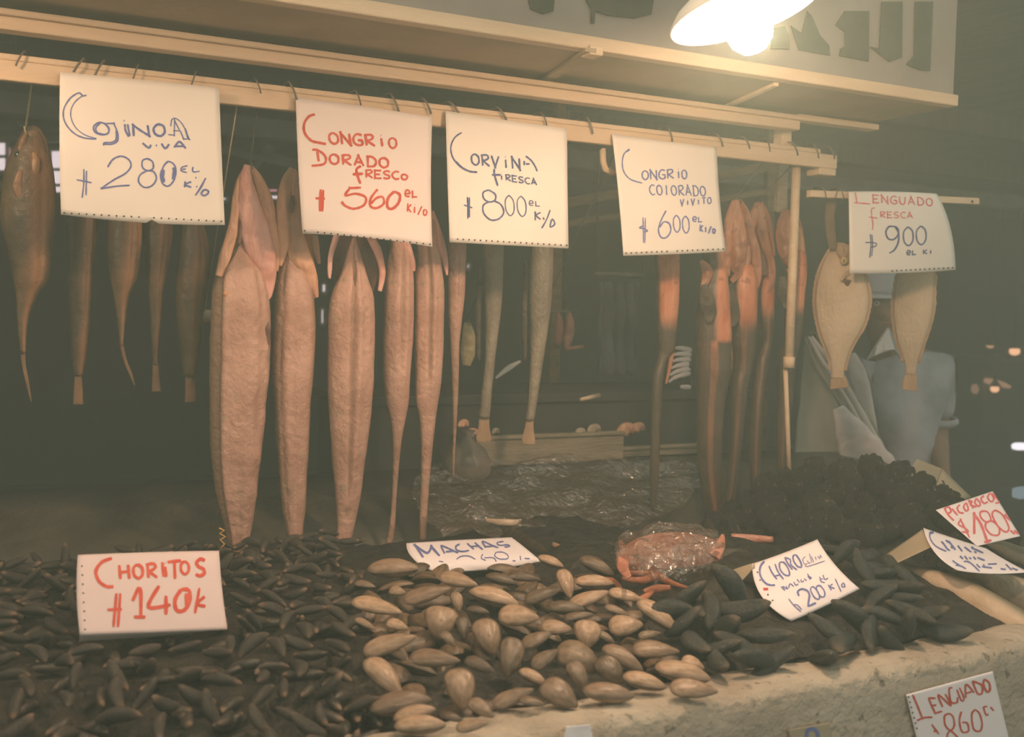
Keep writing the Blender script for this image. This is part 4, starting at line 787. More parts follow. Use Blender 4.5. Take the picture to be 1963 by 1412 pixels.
def clam(P, X, N, L, Wd, Tk, dark_=False, label=None):
    X = X.normalized(); N = (N-X*N.dot(X)).normalized(); Yv = N.cross(X)
    o = empty('macha_clam'); R = Matrix((X, Yv, N)).transposed().to_4x4(); R.translation = P; o.matrix_world = R
    tag(o, label or ('brown clam lying in the macha heap' if dark_ else 'tan oval clam lying in the heap round the MACHAS card'), 'clam', 'dark brown machas' if dark_ else 'tan machas')
    if label: o['group'] = 'tan machas'
    for sg in (1, -1):
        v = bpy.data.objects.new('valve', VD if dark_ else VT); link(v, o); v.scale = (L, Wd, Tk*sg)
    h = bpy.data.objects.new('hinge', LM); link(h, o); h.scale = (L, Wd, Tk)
    return o
def proj(P): v = P-CAM; t = v.dot(FW); return 981.5+F*v.dot(RI)/t, 706-F*v.dot(UP)/t
def inpoly(x, y, pg):
    r = False
    for i in range(len(pg)):
        (x0,y0),(x1,y1) = pg[i], pg[i-1]
        if (y0 > y) != (y1 > y) and x < (x1-x0)*(y-y0)/(y1-y0)+x0: r = not r
    return r
cnt_d = 0
CLAMPOLY = [(640,1110),(780,1095),(1000,1090),(1130,1085),(1260,1180),(1390,1330),(1130,1385),(850,1400),(700,1400),(660,1230)]
CHOROPOLY = [(1215,1155),(1300,1135),(1360,1118),(1450,1095),(1530,1045),(1660,1060),(1740,1100),(1815,1200),(1800,1232),(1640,1255),(1500,1285),(1400,1300),(1350,1262),(1280,1195)]
CARDS = [([(135,1045),(435,1040),(455,1225),(135,1240)],1.72),([(1400,1085),(1440,1060),(1570,1005),(1690,1130),(1515,1245),(1440,1195)],1.56),([(765,1020),(1000,1010),(1060,1080),(820,1110)],2.04),([(1760,1000),(1900,1030),(1980,1100),(1820,1105)],1.58)]
def hidescard(P, m=0):
    x, y = proj(P)
    return any(inpoly(x, y, pg) and P.y < Yc for pg, Yc in CARDS)
CL = [(723,1162,97,36,12,0),(818,1139,90,33,-13,0),(876,1153,42,22,75,0),(843,1192,66,62,95,0),(748,1234,100,38,-14,0),(834,1262,94,42,4,0),(737,1298,102,28,42,0),(768,1348,116,32,-6,0),(806,1389,96,30,0,0),(881,1320,82,56,78,0),
(934,1220,76,50,68,0),(978,1259,80,46,100,1),(995,1181,76,46,4,0),(948,1145,96,20,15,0),(879,1112,74,34,12,0),(754,1089,96,26,0,0),(887,1203,48,24,78,1),(923,1358,56,30,28,0),(984,1336,82,32,-18,0),(1073,1331,78,54,28,0),
(1023,1298,60,20,25,0),(1029,1225,60,34,-20,0),(1067,1203,58,38,5,0),(762,1198,42,24,15,0),(762,1133,32,24,10,0),(917,1170,42,14,10,1),(1056,1076,52,18,20,0),(1085,1118,62,30,72,0),(795,1367,80,18,-10,0),(1130,1146,80,34,-16,0),
(1139,1116,74,26,3,0),(1200,1141,64,26,12,0),(1183,1170,48,20,18,0),(1261,1179,90,26,33,0),(1200,1199,64,44,-5,0),(1125,1215,58,50,88,0),(1258,1246,86,36,2,0),(1195,1262,86,28,27,0),(1245,1216,42,18,-8,1),(1328,1273,44,32,15,0),
(1309,1289,104,30,11,0),(1330,1321,88,40,4,0),(1236,1306,82,28,13,0),(1167,1328,96,30,6,0),(1110,1262,90,62,20,1),(1170,1285,64,46,40,1),(1108,1295,62,34,60,1),(1163,1222,36,16,30,1),(1145,1085,72,24,25,1),(1280,1266,44,14,-10,1),
(700,1120,40,20,10,1),(1005,1105,60,22,8,1),(1040,1140,70,26,-15,1),(960,1110,58,20,14,1),(920,1275,60,28,20,1),(1020,1345,50,24,10,1),(700,1195,44,16,25,0),(1085,1165,70,24,4,1),(860,1225,40,20,40,1),(1045,1262,60,30,-30,1),(905,1390,60,26,-8,0),(870,1375,40,20,15,1),(980,1105,40,16,-5,1),(1110,1180,56,22,-6,1)]
LABC = {3:'broad upright tan clam, second largest of the clams below the MACHAS card', 9:'large egg shaped tan clam with a bright glint, front middle of the clams', 19:'triangular tan clam at the concrete lip, below the brown ones', 41:'pale tan clam resting on the lip at the right end of the clams', 6:'narrow clam standing on edge at the left border of the clams', 8:'tan clam cut by the lower edge of the photo'}
for i, (x, y, L, w, ang, dk) in enumerate(CL):
    P = onheap(x, y, .006); v = P-CAM; t = v.dot(FW); k = t/F; vd = v.normalized()
    a = math.radians(ang); fh = Vector((vd.x, vd.y, 0)).normalized()
    upd = (UP*.75+fh*.66); upd = upd/upd.dot(UP)
    ax = RI*math.cos(a)-upd*math.sin(a)*(1.0 if ang < 60 else .9)
    N0 = (-vd*.55+Vector((0,0,1))*.75+Vector((random.uniform(-.2,.2),random.uniform(-.2,.2),0)))
    Lm = L*k*1.05
    if w/L < .36:
        Wd = .50*Lm; Tk = .36*Lm; N0 = (Vector((0,0,1))*.9-vd*.12+Vector((random.uniform(-.1,.1),0,0)))
    else:
        Wd = max(w*k*1.1, .42*Lm); Tk = Wd*.56
    clam(P, ax, N0, Lm, Wd, Tk, dk, LABC.get(i))
for i in range(260):   # deeper layer
    Y = random.uniform(1.27, 2.12); X = random.uniform(bl(0,Y)+.02, .95+(Y-1.2)*.22)
    if not inpoly(*proj(Vector((X,Y,Hm(X,Y)-.025))), CLAMPOLY) or cnt_d > 80: continue
    cnt_d += 1
    L = random.uniform(.06,.082); a = random.uniform(0,6.28)
    clam(Vector((X,Y,Hm(X,Y)-random.uniform(.022,.034))), Vector((math.cos(a),math.sin(a),random.uniform(-.3,.3))), Vector((random.uniform(-.5,.5),random.uniform(-.5,.5),1)), L, L*.52, L*.34, True)
moundobj('clam_bed', 'dark wet grit and broken shell under the tan clams', 'shell debris', .3, 1.35, 1.24, 2.3, lambda X, Y: (Hm(X,Y)-.05+.008*noise.noise(Vector((X*30,Y*30,0)))), HEAPM)
# mussels
def mussel_mesh(name, m, wid, thk):
    b = MB(); n = 14; rings = []; att = []
    for i in range(13):
        s = i/12; w = wid*(math.sin(math.pi*min(1, s**.75*.98+.01))**.62)*(.55+.5*s) ; x = s-.5
        cy = .10*math.sin(s*math.pi)-.04
        for k in range(n):
            a = 2*math.pi*k/n; se = .86 if k in (0, n//2) else 1.0
            yy = math.cos(a)*w*.5*se; zz = math.sin(a)*abs(math.sin(a))**.25*w*thk*.5
            b.V.append(Vector((x, cy+yy, zz))); att.append(max(0, .9*sstep(.0,.22,.22-s)+.25*sstep(.75,1,s)))
    for i in range(12):
        for k in range(n): b.F.append((i*n+k, (i+1)*n+k, (i+1)*n+(k+1) % n, i*n+(k+1) % n))
    b.F.append(tuple(range(n))); b.F.append(tuple(12*n+k for k in reversed(range(n))))
    me = bpy.data.meshes.new(name); me.from_pydata([tuple(v) for v in b.V], [], b.F); me.update()
    for p in me.polygons: p.use_smooth = True
    at = me.attributes.new('mask', 'FLOAT', 'POINT'); at.data.foreach_set('value', att)
    me.materials.append(m); return me
MM = mussel_mesh('mussel', MUSS, .50, .72); MC = mussel_mesh('choro', CHORO, .52, .62)
def place(me, name, P, L, lab, cat, grp):
    o = bpy.data.objects.new(name, me); o.location = P; o.scale = (L, L, L)
    o.rotation_euler = (random.gauss(0,.7), random.gauss(0,.45), random.uniform(0,6.28)); link(o); return tag(o, lab, cat, grp)
cnt = 0
Y = 1.20
while Y < 2.2 and cnt < 298:
    X = -.42+random.uniform(0,.03)
    while X < bl(0,Y)+.0 and cnt < 298:
        x_ = X+random.uniform(-.018,.018); y_ = Y+random.uniform(-.018,.018)
        P = Vector((x_, y_, Hm(x_,y_)+random.uniform(-.008,.010))); v = P-CAM; px = 981.5+F*v.dot(RI)/v.dot(FW)
        if px > -30 and not hidescard(P):
            place(MM, 'small_mussel', P, random.uniform(.043,.058), 'small black mussel in the heap round the CHORITOS card', 'mussel', 'small black mussels'); cnt += 1
        X += .054
    Y += .05
# rest of the small mussels
b = MB(); att = []
mv = [v.co.copy() for v in MM.vertices]; mf = [tuple(p.vertices) for p in MM.polygons]; ma_ = [d.value for d in MM.attributes['mask'].data]
for i in range(330):
    Y = random.uniform(1.19,2.25); X = random.uniform(-.45, bl(0,Y)+.04); L = random.uniform(.045,.06)
    R = Matrix.Translation((X,Y,Hm(X,Y)-random.uniform(.016,.026))) @ Matrix.Rotation(random.uniform(0,6.28),4,'Z') @ Matrix.Rotation(random.gauss(0,.6),4,'X') @ Matrix.Scale(L,4)
    b.add([R @ v for v in mv], mf); att += ma_
tag(mesh('mussel_heap', b.V, b.F, MUSS, None, True, att), 'lower layer of small black mussels filling the left of the counter', 'mussels', None, 'stuff')
moundobj('mussel_bed', 'dark shell grit under the small black mussels', 'shell debris', -.6, .75, 1.24, 2.34, lambda X, Y: Hm(X,Y)-.035+.012*noise.noise(Vector((X*22,Y*22,3))), HEAPM, 70, 60)
# big black mussels at right
def Hc(X, Y): return Hm(X,Y)
n_c = 0
Y = 1.22
while Y < 1.75:
    X = .93+(Y-1.2)*.30
    while X < 1.75+(Y-1.2)*.25:
        x_ = X+random.uniform(-.02,.02); y_ = Y+random.uniform(-.02,.02); P = Vector((x_, y_, Hm(x_,y_)+random.uniform(-.005,.014)))
        v = P-CAM; px = 981.5+F*v.dot(RI)/v.dot(FW); py = 706-F*v.dot(UP)/v.dot(FW)
        if inpoly(px, py, CHOROPOLY) and not hidescard(P):
            place(MC, 'large_mussel', P, random.uniform(.075,.105), 'large black choro mussel in the heap under the CHORO card', 'mussel', 'large black choros'); n_c += 1
        X += .050
    Y += .047
moundobj('choro_bed', 'dark shell grit under the large black mussels', 'shell debris', .95, 1.8, 1.27, 1.95, lambda X, Y: Hm(X,Y)-.04+.012*noise.noise(Vector((X*20,Y*20,7))), HEAPM, 50, 50)
# barnacle heap
def Hb(X, Y):
    c = aY(1640,1000,1.98); r = math.hypot((X-c.x)/.42, (Y-c.y)/.34)
    return .90+.205*max(0, 1-r**1.8)
def barn_mesh(seed):
    b = MB(); n = 16; rings = []
    for r, h in [(.5,-.35),(.56,-.1),(.5,.15),(.40,.38),(.32,.5),(.26,.48),(.18,.15),(.03,.0)]:
        ring = []
        for k in range(n):
            a = 2*math.pi*k/n; q_ = 1+.28*noise.noise(Vector((math.cos(a)*2.2+seed*3, math.sin(a)*2.2, h*3)))+.1*math.sin(a*6+seed)
            ring.append((r*q_*math.cos(a), r*q_*math.sin(a), h+.12*noise.noise(Vector((math.cos(a)*2, math.sin(a)*2, seed*5+h)))))
        rings.append(ring)
    b.loft(rings); me = bpy.data.meshes.new('barnacle'); me.from_pydata([tuple(v) for v in b.V], [], b.F); me.update()
    for p in me.polygons: p.use_smooth = True
    me.materials.append(BARN); return me
BM = [barn_mesh(i) for i in range(5)]
c0 = aY(1640,1000,1.98)
for i in range(120):
    a = random.uniform(0,6.28); r = math.sqrt(random.random()); X = c0.x+.42*r*math.cos(a); Y = c0.y+.34*r*math.sin(a)
    z = Hb(X,Y); n_ = Vector((c0.x-X, c0.y-Y, 0))*-1.0; n_.z = .35
    o = bpy.data.objects.new('barnacle', random.choice(BM)); s = random.uniform(.045,.075); o.location = (X,Y,z); o.scale = (s, s, s*random.uniform(.9,1.5))
    o.rotation_mode = 'QUATERNION'; o.rotation_quaternion = Vector((0,0,1)).rotation_difference((n_+Vector((random.uniform(-.3,.3),random.uniform(-.3,.3),.2))).normalized())
    link(o); tag(o, 'dark crusted picoroco barnacle in the heap left of the PICOROCOS card', 'barnacle', 'picoroco barnacles')
moundobj('barnacle_bed', 'dark weedy crust under the barnacles', 'barnacle crust', c0.x-.45, c0.x+.45, c0.y-.36, c0.y+.36, lambda X, Y: Hb(X,Y)-.02+.015*noise.noise(Vector((X*25,Y*25,1))), HEAPM, 40, 36)

# ---------------------------------------------------------------- fish lying at the right
def lying(pts, name, m, parent, dr=.8, nper=5, n=24, mask=None, mod=None):
    """pts: (x, y, halfwidth px, Y)"""
    ss = cr([tuple(map(float, p)) for p in pts], nper); b = MB(); rings = []; att = []; N = len(ss)
    for i, (x, y, w, Y) in enumerate(ss):
        P = aY(x, y, Y); v = P-CAM; k = v.dot(FW)/F; x0, y0, _, Ya = ss[max(0,i-1)]; x1, y1, _, Yb = ss[min(N-1,i+1)]
        d = (aY(x1,y1,Yb)-aY(x0,y0,Ya)).normalized(); vd = v.normalized(); side = d.cross(vd).normalized(); front = side.cross(d).normalized()
        if front.dot(vd) > 0: front = -front
        a = max(w*k, .0008)
        for_ = []
        for j in range(n):
            an = 2*math.pi*j/n; dg = math.degrees(math.atan2(math.sin(an), math.cos(an))); k_ = mod(dg, i/(N-1)) if mod else 1.0; for_.append(P+side*(math.sin(an)*a*k_)+front*(math.cos(an)*a*dr*k_))
            att.append(mask(dg, i/(N-1)) if mask else 0)
        rings.append(for_)
    b.loft(rings); return mesh(name, b.V, b.F, m, parent, True, att)
fo = empty('corvina_fish', aY(1850,1160,1.35)); tag(fo, 'long silvery tan corvina lying below the CORVINA card, tail to the left', 'fish', 'corvinas lying on the counter')
lying([(1735,1094,9,1.56),(1765,1103,15,1.52),(1810,1120,24,1.46),(1860,1146,30,1.40),(1910,1176,33,1.34),(1960,1208,34,1.28),(2010,1240,30,1.22),(2050,1262,14,1.18)], 'body', SILV, fo, .8, mask=lambda d, s: sstep(25,70,d)+.3*sstep(60,110,-d))
lying([(1692,1088,14,1.60),(1715,1086,13,1.585),(1745,1097,8,1.55)], 'tail_fin', FIN, fo, .2)
lying([(1722,1108,4,1.54),(1770,1134,7,1.50),(1830,1143,3,1.44)], 'anal_fin', FIN, fo, .3)
fo = empty('corvina_fish', aY(1930,1120,1.42)); tag(fo, 'second silvery corvina at the right photo edge, just under the CORVINA card', 'fish', 'corvinas lying on the counter')
lying([(1872,1102,8,1.50),(1900,1114,18,1.47),(1940,1130,28,1.43),(1990,1154,33,1.38),(2040,1180,28,1.33),(2070,1196,12,1.3)], 'body', SILV, fo, .7, mask=lambda d, s: sstep(35,80,d))
lying([(1845,1098,12,1.53),(1880,1105,7,1.49)], 'tail_fin', FIN, fo, .2)
fo = empty('corvina_fish', aY(1930,1060,1.62)); tag(fo, 'dim brown fish lying behind the CORVINA card at the right edge', 'fish', 'corvinas lying on the counter')
lying([(1890,1038,5,1.66),(1915,1047,13,1.64),(1950,1062,17,1.61),(2000,1078,17,1.57),(2040,1090,8,1.54)], 'body', SILV, fo, .7, mask=lambda d, s: .9*sstep(-10,40,d)+.35)
lying([(1874,1032,9,1.68),(1895,1040,5,1.655)], 'tail_fin', FIN, fo, .2)

# ---------------------------------------------------------------- pink carcass in plastic, scraps
def lyz(pts, z0, *a, **k): return lying([(x, y, w, aZ(x, y, z0+dz).y) for x, y, w, dz in pts], *a, **k)
fo = empty('gutted_fish', aZ(1280,1080,1.0)); tag(fo, 'pink gutted fish wrapped in clear plastic, behind the clams', 'fish')
lyz([(1182,1072,14,0),(1205,1074,32,0),(1250,1070,46,.005),(1300,1066,46,.005),(1345,1062,38,0),(1378,1056,20,0)], 1.02, 'body', PINKB, fo, .42, 14, 60, mod=lambda d, s: 1+.05*math.sin(s*150)*math.exp(-((d-22)/22)**2)+.03*math.exp(-((d+2)/5)**2), mask=lambda d, s: .9*math.exp(-((d-20)/20)**2)*(.5+.5*math.sin(s*150))+.8*math.exp(-((d+4)/5)**2)-.5*sstep(45,80,d))
lyz([(1188,1036,3,.06),(1196,1058,9,.055),(1194,1086,11,.05),(1206,1106,5,.05)], 1.0, 'tail_fin', PINKB, fo, .3)
lyz([(1386,1024,3,.07),(1380,1046,10,.06),(1368,1066,12,.05)], 1.0, 'pelvic_fin', PINKB, fo, .3)
def film(name, label, grid, seed, amp=.02, nu=36, nv=24):
    sh = Sheet(grid); b = MB()
    for j in range(nv+1):
        for i in range(nu+1):
            u, v = i/nu, j/nv; P = sh.p(u, v); b.V.append(P+Vector((0,-.3,1))*amp*(noise.noise(Vector((u*7+seed,v*7,0)))+.5*abs(noise.noise(Vector((u*16,v*16,seed))))))
    for j in range(nv):
        for i in range(nu): a = j*(nu+1)+i; b.F.append((a,a+nu+1,a+nu+2,a+1))
    return tag(b.build(name, FILM, None, True), label, 'plastic film')
film('plastic_wrap', 'clear glinting plastic film over the pink gutted fish', [[(x,y,aZ(x,y,z).y) for x,y,z in r_] for r_ in ([(1186,1030,1.06),(1280,1004,1.085),(1376,1020,1.06)],[(1178,1062,1.055),(1280,1052,1.075),(1388,1050,1.055)],[(1196,1100,1.02),(1285,1112,1.035),(1372,1090,1.02)])], 3, .016, 60, 40)
film('plastic_wrap', 'crumpled clear plastic sheet spread on the wet counter behind the MACHAS card', [[(830,890,2.70),(1080,878,2.70),(1330,885,2.64)],[(790,950,2.46),(1050,945,2.46),(1330,950,2.42)],[(850,1030,2.16),(1080,1022,2.18),(1200,1012,2.2)]], 8, .03, 80, 50)
GO = 'orange fish scraps beside the clams'
for i, pts in enumerate([[(1192,1108,4,0),(1230,1112,7,0),(1260,1106,8,0),(1290,1118,5,0),(1325,1128,2,0)],[(1234,1133,4,0),(1258,1128,8,0),(1285,1126,5,0)],[(1160,1108,3,0),(1176,1112,4,0),(1188,1126,5,0),(1192,1134,2,0)],[(1228,1150,7,0),(1240,1142,6,0),(1252,1134,3,0)],[(1205,1098,5,0),(1240,1100,6,0),(1275,1104,6,0)]]):
    o = lyz(pts, 1.005, 'fish_scrap', ORANGE, None, .6); tag(o, ['long orange scrap of fish running along the front of the pink carcass','bright red orange flap of fish at the edge of the black mussels','curled orange strip of fish beside the clams','small orange tip of fish against the black mussels','orange fish strip tucked under the pink carcass'][i], 'fish scrap', GO)
o = lyz([(1402,1030,8,0),(1440,1032,8,0),(1482,1034,6,0)], .985, 'fish_fillet', PINKB, None, .6); tag(o, 'pale pink fillet strip behind the CHORO card, beside a red conger tail', 'fillet')
o = lyz([(1400,1056,4,0),(1425,1060,6,0),(1450,1052,3,0)], .985, 'fish_fillet', ORANGE, None, .6); tag(o, 'small orange brown fillet behind the CHORO card', 'fillet')
o = lyz([(1352,1000,10,0),(1372,1030,10,0),(1388,1050,7,0)], .985, 'fish_tail_piece', FIND, None, .6); tag(o, 'dark fish tail piece lying under the red conger tails', 'fish piece')
o = lyz([(1340,1100,18,0),(1370,1088,30,0),(1410,1078,28,0),(1438,1070,14,0)], .985, 'rock_lump', BARN, None, .8); tag(o, 'dark crusty lump behind the folded flap of the CHORO card', 'lump')
o = lyz([(930,996,3,0),(955,1000,6,0),(985,1001,6,0),(1000,996,2,0)], .985, 'fish_scrap', SILV, None, .5); tag(o, 'pale flat scrap on the counter behind the MACHAS card', 'fish scrap')
o = lyz([(962,1010,4,0),(990,1030,14,0),(1030,1050,10,0),(1050,1058,2,0)], .985, 'dark_skin_piece', FIND, None, .3); tag(o, 'black flap of skin behind the right corner of the MACHAS card', 'skin')
o = lyz([(1058,1042,4,0),(1100,1060,7,0),(1150,1082,5,0)], .985, 'fish_strip', FIN, None, .4); tag(o, 'dull brown strip of fish between the clams and the pink carcass', 'fish strip')
b = MB(); b.tube([aY(420,1012,2.18),aY(430,1016,2.18),aY(421,1022,2.18),aY(432,1028,2.18),aY(422,1034,2.18),aY(430,1042,2.18),aY(424,1050,2.18)], .002, 6)
tag(b.build('orange_zigzag', mat('bright_orange', (.75,.42,.12), None, 20, .5), smooth=True), 'zigzag orange squiggle left of the largest golden conger tail', 'cord')  # small bright orange zigzag, drawn as a bent tube

# ---------------------------------------------------------------- dim things inside the stall
rk = empty('wooden_rack', aY(1280,420,3.3)); tag(rk, 'brown wooden rack of slanting slats in the dark, left of and behind the COLORADO sign', 'rack')
def rslat(x0,y0,x1,y1,w):
    p = aY(x0,y0,3.3); q_ = aY(x1,y1,3.3); b = MB(); d = ZV*w; e = Vector((0,.03,0))
    b.add([p-d,q_-d,q_-d+e,p-d+e,p+d,q_+d,q_+d+e,p+d+e], [(3,2,1,0),(4,5,6,7),(0,1,5,4),(1,2,6,5),(2,3,7,6),(3,0,4,7)]); b.build('slat', BROWNW, rk, bevel=.004)
rslat(1070,392,1480,318,.018); rslat(1070,432,1480,366,.012)
for x_ in (1072, 1478):
    p = aY(x_,400,3.33); b = MB(); b.box((p.x-.02,3.33,0),(p.x+.02,3.36,2.8)); b.build('upright', BROWNW, rk, bevel=.004)
b = MB(); zc = aY(1300,746,2.9).z; b.box((.95,2.86,0), (2.42,3.25,zc-.03)); b.box((.93,2.84,zc-.03),(2.44,3.27,zc)); tag(b.build('back_cabinet', mat('dark_cabinet',(.035,.035,.03),(.05,.048,.04),4,.7), bevel=.005), 'dark cabinet standing at the back of the stall', 'cabinet')
p = aY(1186,555,3.0); b = MB(); n = 20
b.loft([[aY(lerp(1150,1222,i/n)+3*math.sin(j*.9+i), lerp(540,720,j/12), 3.05)+Vector((0,.02*math.sin(i*1.1)+.012*s_,0)) for i in range(n+1)] for s_ in (0,) for j in range(13)], False, False)
o = b.build('hanging_cloth', BLUEC, None, True); mo = o.modifiers.new('s','SOLIDIFY'); mo.thickness = .008; tag(o, 'dull blue cloth hanging in the dark behind the grey corvinas', 'cloth')
b = MB(); b.tube([aY(1140,525,3.05),aY(1232,528,3.05)], .01, 8); w0 = aY(1142,525,3.05); b.tube([w0,Vector((w0.x,3.05,2.81))],.002,5); w0 = aY(1230,528,3.05); b.tube([w0,Vector((w0.x,3.05,2.81))],.002,5); tag(b.build('cloth_rod', STEEL, smooth=True), 'thin rod carrying the dull blue cloth at the back', 'rod')
for i, (pts, lab) in enumerate([([(1068,598,3),(1072,620,8),(1070,650,7),(1074,662,2)],'red strip of meat hanging far back, left of the two'),([(1090,596,3),(1092,620,9),(1088,650,10),(1084,668,3)],'pinkish strip of meat hanging far back, right of the two')]):
    o = flap([(a,b_,c) for a,b_,c in pts], 3.1, 'hanging_meat', MEAT, None, .6); tag(o, lab, 'meat', 'meat hanging at the back')
b = MB(); b.tube([aY(1052,596,3.1),aY(1112,596,3.1)], .006, 8); w0 = aY(1082,596,3.1); b.tube([w0,Vector((w0.x,3.1,2.81))],.002,5); tag(b.build('meat_bar', STEEL, smooth=True), 'thin bar carrying the two strips of meat at the back', 'bar')
b = MB(); b.tube([aY(1085,668,3.08),aY(1118,664,3.08)], .006, 6); tag(b.build('orange_stick', ORANGE, smooth=True), 'short orange stick below the hanging meat', 'stick')
o = flap([(896,618,6),(898,645,13),(897,675,14),(894,700,8)], 2.75, 'net_bag', YELB, None, .8); line_hook(894,620,2.75,890,240,'thin string holding the yellowish net bag'); tag(o, 'small yellowish net bag hanging right of the thinnest golden conger', 'bag')
b = MB(); b.tube([aZ(1114,765,zc+.008),aZ(1148,758,zc+.008)], [.005,.008], 8); tag(b.build('kitchen_knife', CREAM, smooth=True), 'pale handled knife lying in the dark back of the stall', 'knife')
o = flap([(950,725,2),(975,705,5),(998,692,2)], 2.8, 'steel_file', TRUSS, None, .15); tag(o, 'dull steel rod shaped tool between the two grey corvinas', 'tool'); line_hook(998,690,2.8,1000,300,'thin wire holding the dull steel tool between the grey corvinas')
o = empty('striped_cloth', aY(1305,740,2.9)); tag(o, 'cream and dark striped cloth behind the leftmost red conger', 'cloth')
for i in range(6):
    flap([(1282+i*2,732-i*13,2),(1296+i*2,722-i*11,4),(1318+i*1,716-i*9,4.5),(1324-i*2,714-i*8,2)], 2.9, 'pale_stripe', WHITEC, o, .4)
flap([(1290,670,8),(1304,690,18),(1312,720,16),(1316,742,8)], 2.93, 'dark_backing', FIND, o, .3)
flap([(1304,741,3),(1318,742,5),(1325,741,2)], 2.9, 'white_hem', WHITEC, o, .4)
for i, (x, y, r, m) in enumerate([(1112,828,9,SILV),(1138,822,11,SILV),(1200,824,16,CONGHEAD),(1222,820,12,CONGHEAD),(905,830,11,CONGPINK),(888,812,9,CONGHEAD),(950,826,6,SILV)]):
    o = flap([(x-r,y+5,r*.3),(x-r*.3,y,r*.8),(x+r*.5,y-2,r*.7),(x+r,y+4,r*.3)], 2.76, 'fish_head_scrap', m, None, .8); tag(o, ['pale lump on the back plank, left of a matching one','pale lump on the back plank, right of a matching one','brown fish head lying on the back plank, larger of the pair','brown fish head lying on the back plank, smaller of the pair','pink fish scrap at the tail of the left grey corvina','brown scrap right of the whip tail of the thinnest golden conger','tiny pale scrap on the left end of the back plank'][i], 'fish scrap', 'scraps on the back plank')
for i, (x, y, lab) in enumerate([(895,880,'dark knotted plastic bag lying behind the whip tail of the thinnest conger')]):
    b = MB(); rings = []
    P, e1, e2, k = frame(x, y, 2.62)
    for j, (r, h) in enumerate([(34,-45),(48,-25),(46,0),(32,22),(14,36),(8,44),(16,56)]):
        rings.append([P+e1*(math.cos(2*math.pi*q_/20)*r*k*(1+.15*noise.noise(Vector((q_*.7,j*.8,1)))))+e2*(math.sin(2*math.pi*q_/20)*r*k*.8)+ZV*h*k for q_ in range(20)])
    b.loft(rings); tag(b.build('plastic_bag', mat('smoky_bag',(.14,.115,.09),(.2,.16,.13),10,.3,.5,.6,14), None, True), lab, 'bag')

# ---------------------------------------------------------------- grey sheet, sack
rows = [(636,1549,1562,2.78),(690,1543,1596,2.76),(740,1536,1630,2.74),(800,1530,1668,2.72),(860,1524,1697,2.70),(930,1514,1726,2.66),(985,1508,1745,2.62)]
rr = cr([tuple(map(float, r_)) for r_ in rows], 5); b = MB(); nu = 24
for (y, xl, xr, Y) in rr:
    for i in range(nu+1):
        u = i/nu; P = aY(lerp(xl,xr,u), y, Y+.05*(1-u)); b.V.append(P+Vector((0,-1,.2))*(.018*noise.noise(Vector((u*5,y*.012,0)))+.012*math.exp(-((u-.86)/.05)**2)+.01*math.exp(-((u-.70)/.04)**2)))
for j in range(len(rr)-1):
    for i in range(nu): a = j*(nu+1)+i; b.F.append((a,a+1,a+nu+2,a+nu+1))
o = b.build('plastic_sheet', TARP, None, True); tag(o, 'grey plastic sheet draped diagonally behind the right hand post', 'sheet')
mo = o.modifiers.new('s', 'SOLIDIFY'); mo.thickness = .006; mo.offset = 1
for k, (dx, w) in enumerate(((-2,5),(-16,4),(-34,3))):
    flap([(1556+dx*.4,645,w*.7),(1598+dx,700,w),(1645+dx,775,w),(1692+dx,860,w),(1724+dx,925,w)], 2.70, 'hem_fold', WHITEC if k < 2 else TARP, o, .6, -.01)
o = flap([(1606,780,10),(1625,815,26),(1650,860,40),(1676,910,48),(1690,960,48),(1695,990,40)], 2.66, 'white_sack', WHITEC, None, .35, -.02, 20); tag(o, 'white cloth sack bulging under the grey plastic sheet', 'sack')

# ---------------------------------------------------------------- fishmonger
PY = 2.95
def pp(x, y, dY=0.0): return aY(x, y, PY+dY)
pk = (pp(1700,600)-CAM).dot(FW)/F
fo = empty('person', (pp(1740,900).x, PY, 0)); tag(fo, 'person in a pale cap and grey blue shirt standing behind the hanging soles', 'person')
def skinmesh(name, nodes, edges, m, parent, sub=2, root=0):
    me = bpy.data.meshes.new(name); pw = Vector(parent.location); me.from_pydata([tuple(Vector(n_[0])-pw) for n_ in nodes], edges, []); me.update(); me.materials.append(m)
    o = bpy.data.objects.new(name, me); link(o, parent)
    s_ = o.modifiers.new('skin','SKIN'); s_.use_smooth_shade = True
    for i, n_ in enumerate(nodes):
        r = n_[1] if isinstance(n_[1], tuple) else (n_[1], n_[1]); me.skin_vertices[0].data[i].radius = r
    for i in range(len(nodes)): me.skin_vertices[0].data[i].use_root = (i == root)
    su = o.modifiers.new('sub','SUBSURF'); su.levels = sub; su.render_levels = sub; return o
hd = pp(1694,582); px_ = lambda v, dx, dy, dz: v+r0*dx-f0*dy+ZV*dz      # dx right, dy towards camera, dz up
nk = px_(hd,.03,-.02,-.17); ch = px_(nk,.06,-.03,-.16); be = px_(ch,.03,-.02,-.22); pe = px_(be,.01,0,-.20)
shR = px_(nk,.22,-.03,-.08); elR = pp(1796,812,-.05); wrR = pp(1806,900,-.2); haR = px_(wrR,-.01,.06,-.10)
shL = px_(nk,-.14,.02,-.09); elL = px_(shL,-.06,.06,-.27); wrL = px_(elL,.05,.16,-.20); haL = px_(wrL,.05,.06,-.05)
hipR = px_(pe,.10,0,-.06); hipL = px_(pe,-.10,0,-.06); zk = .46
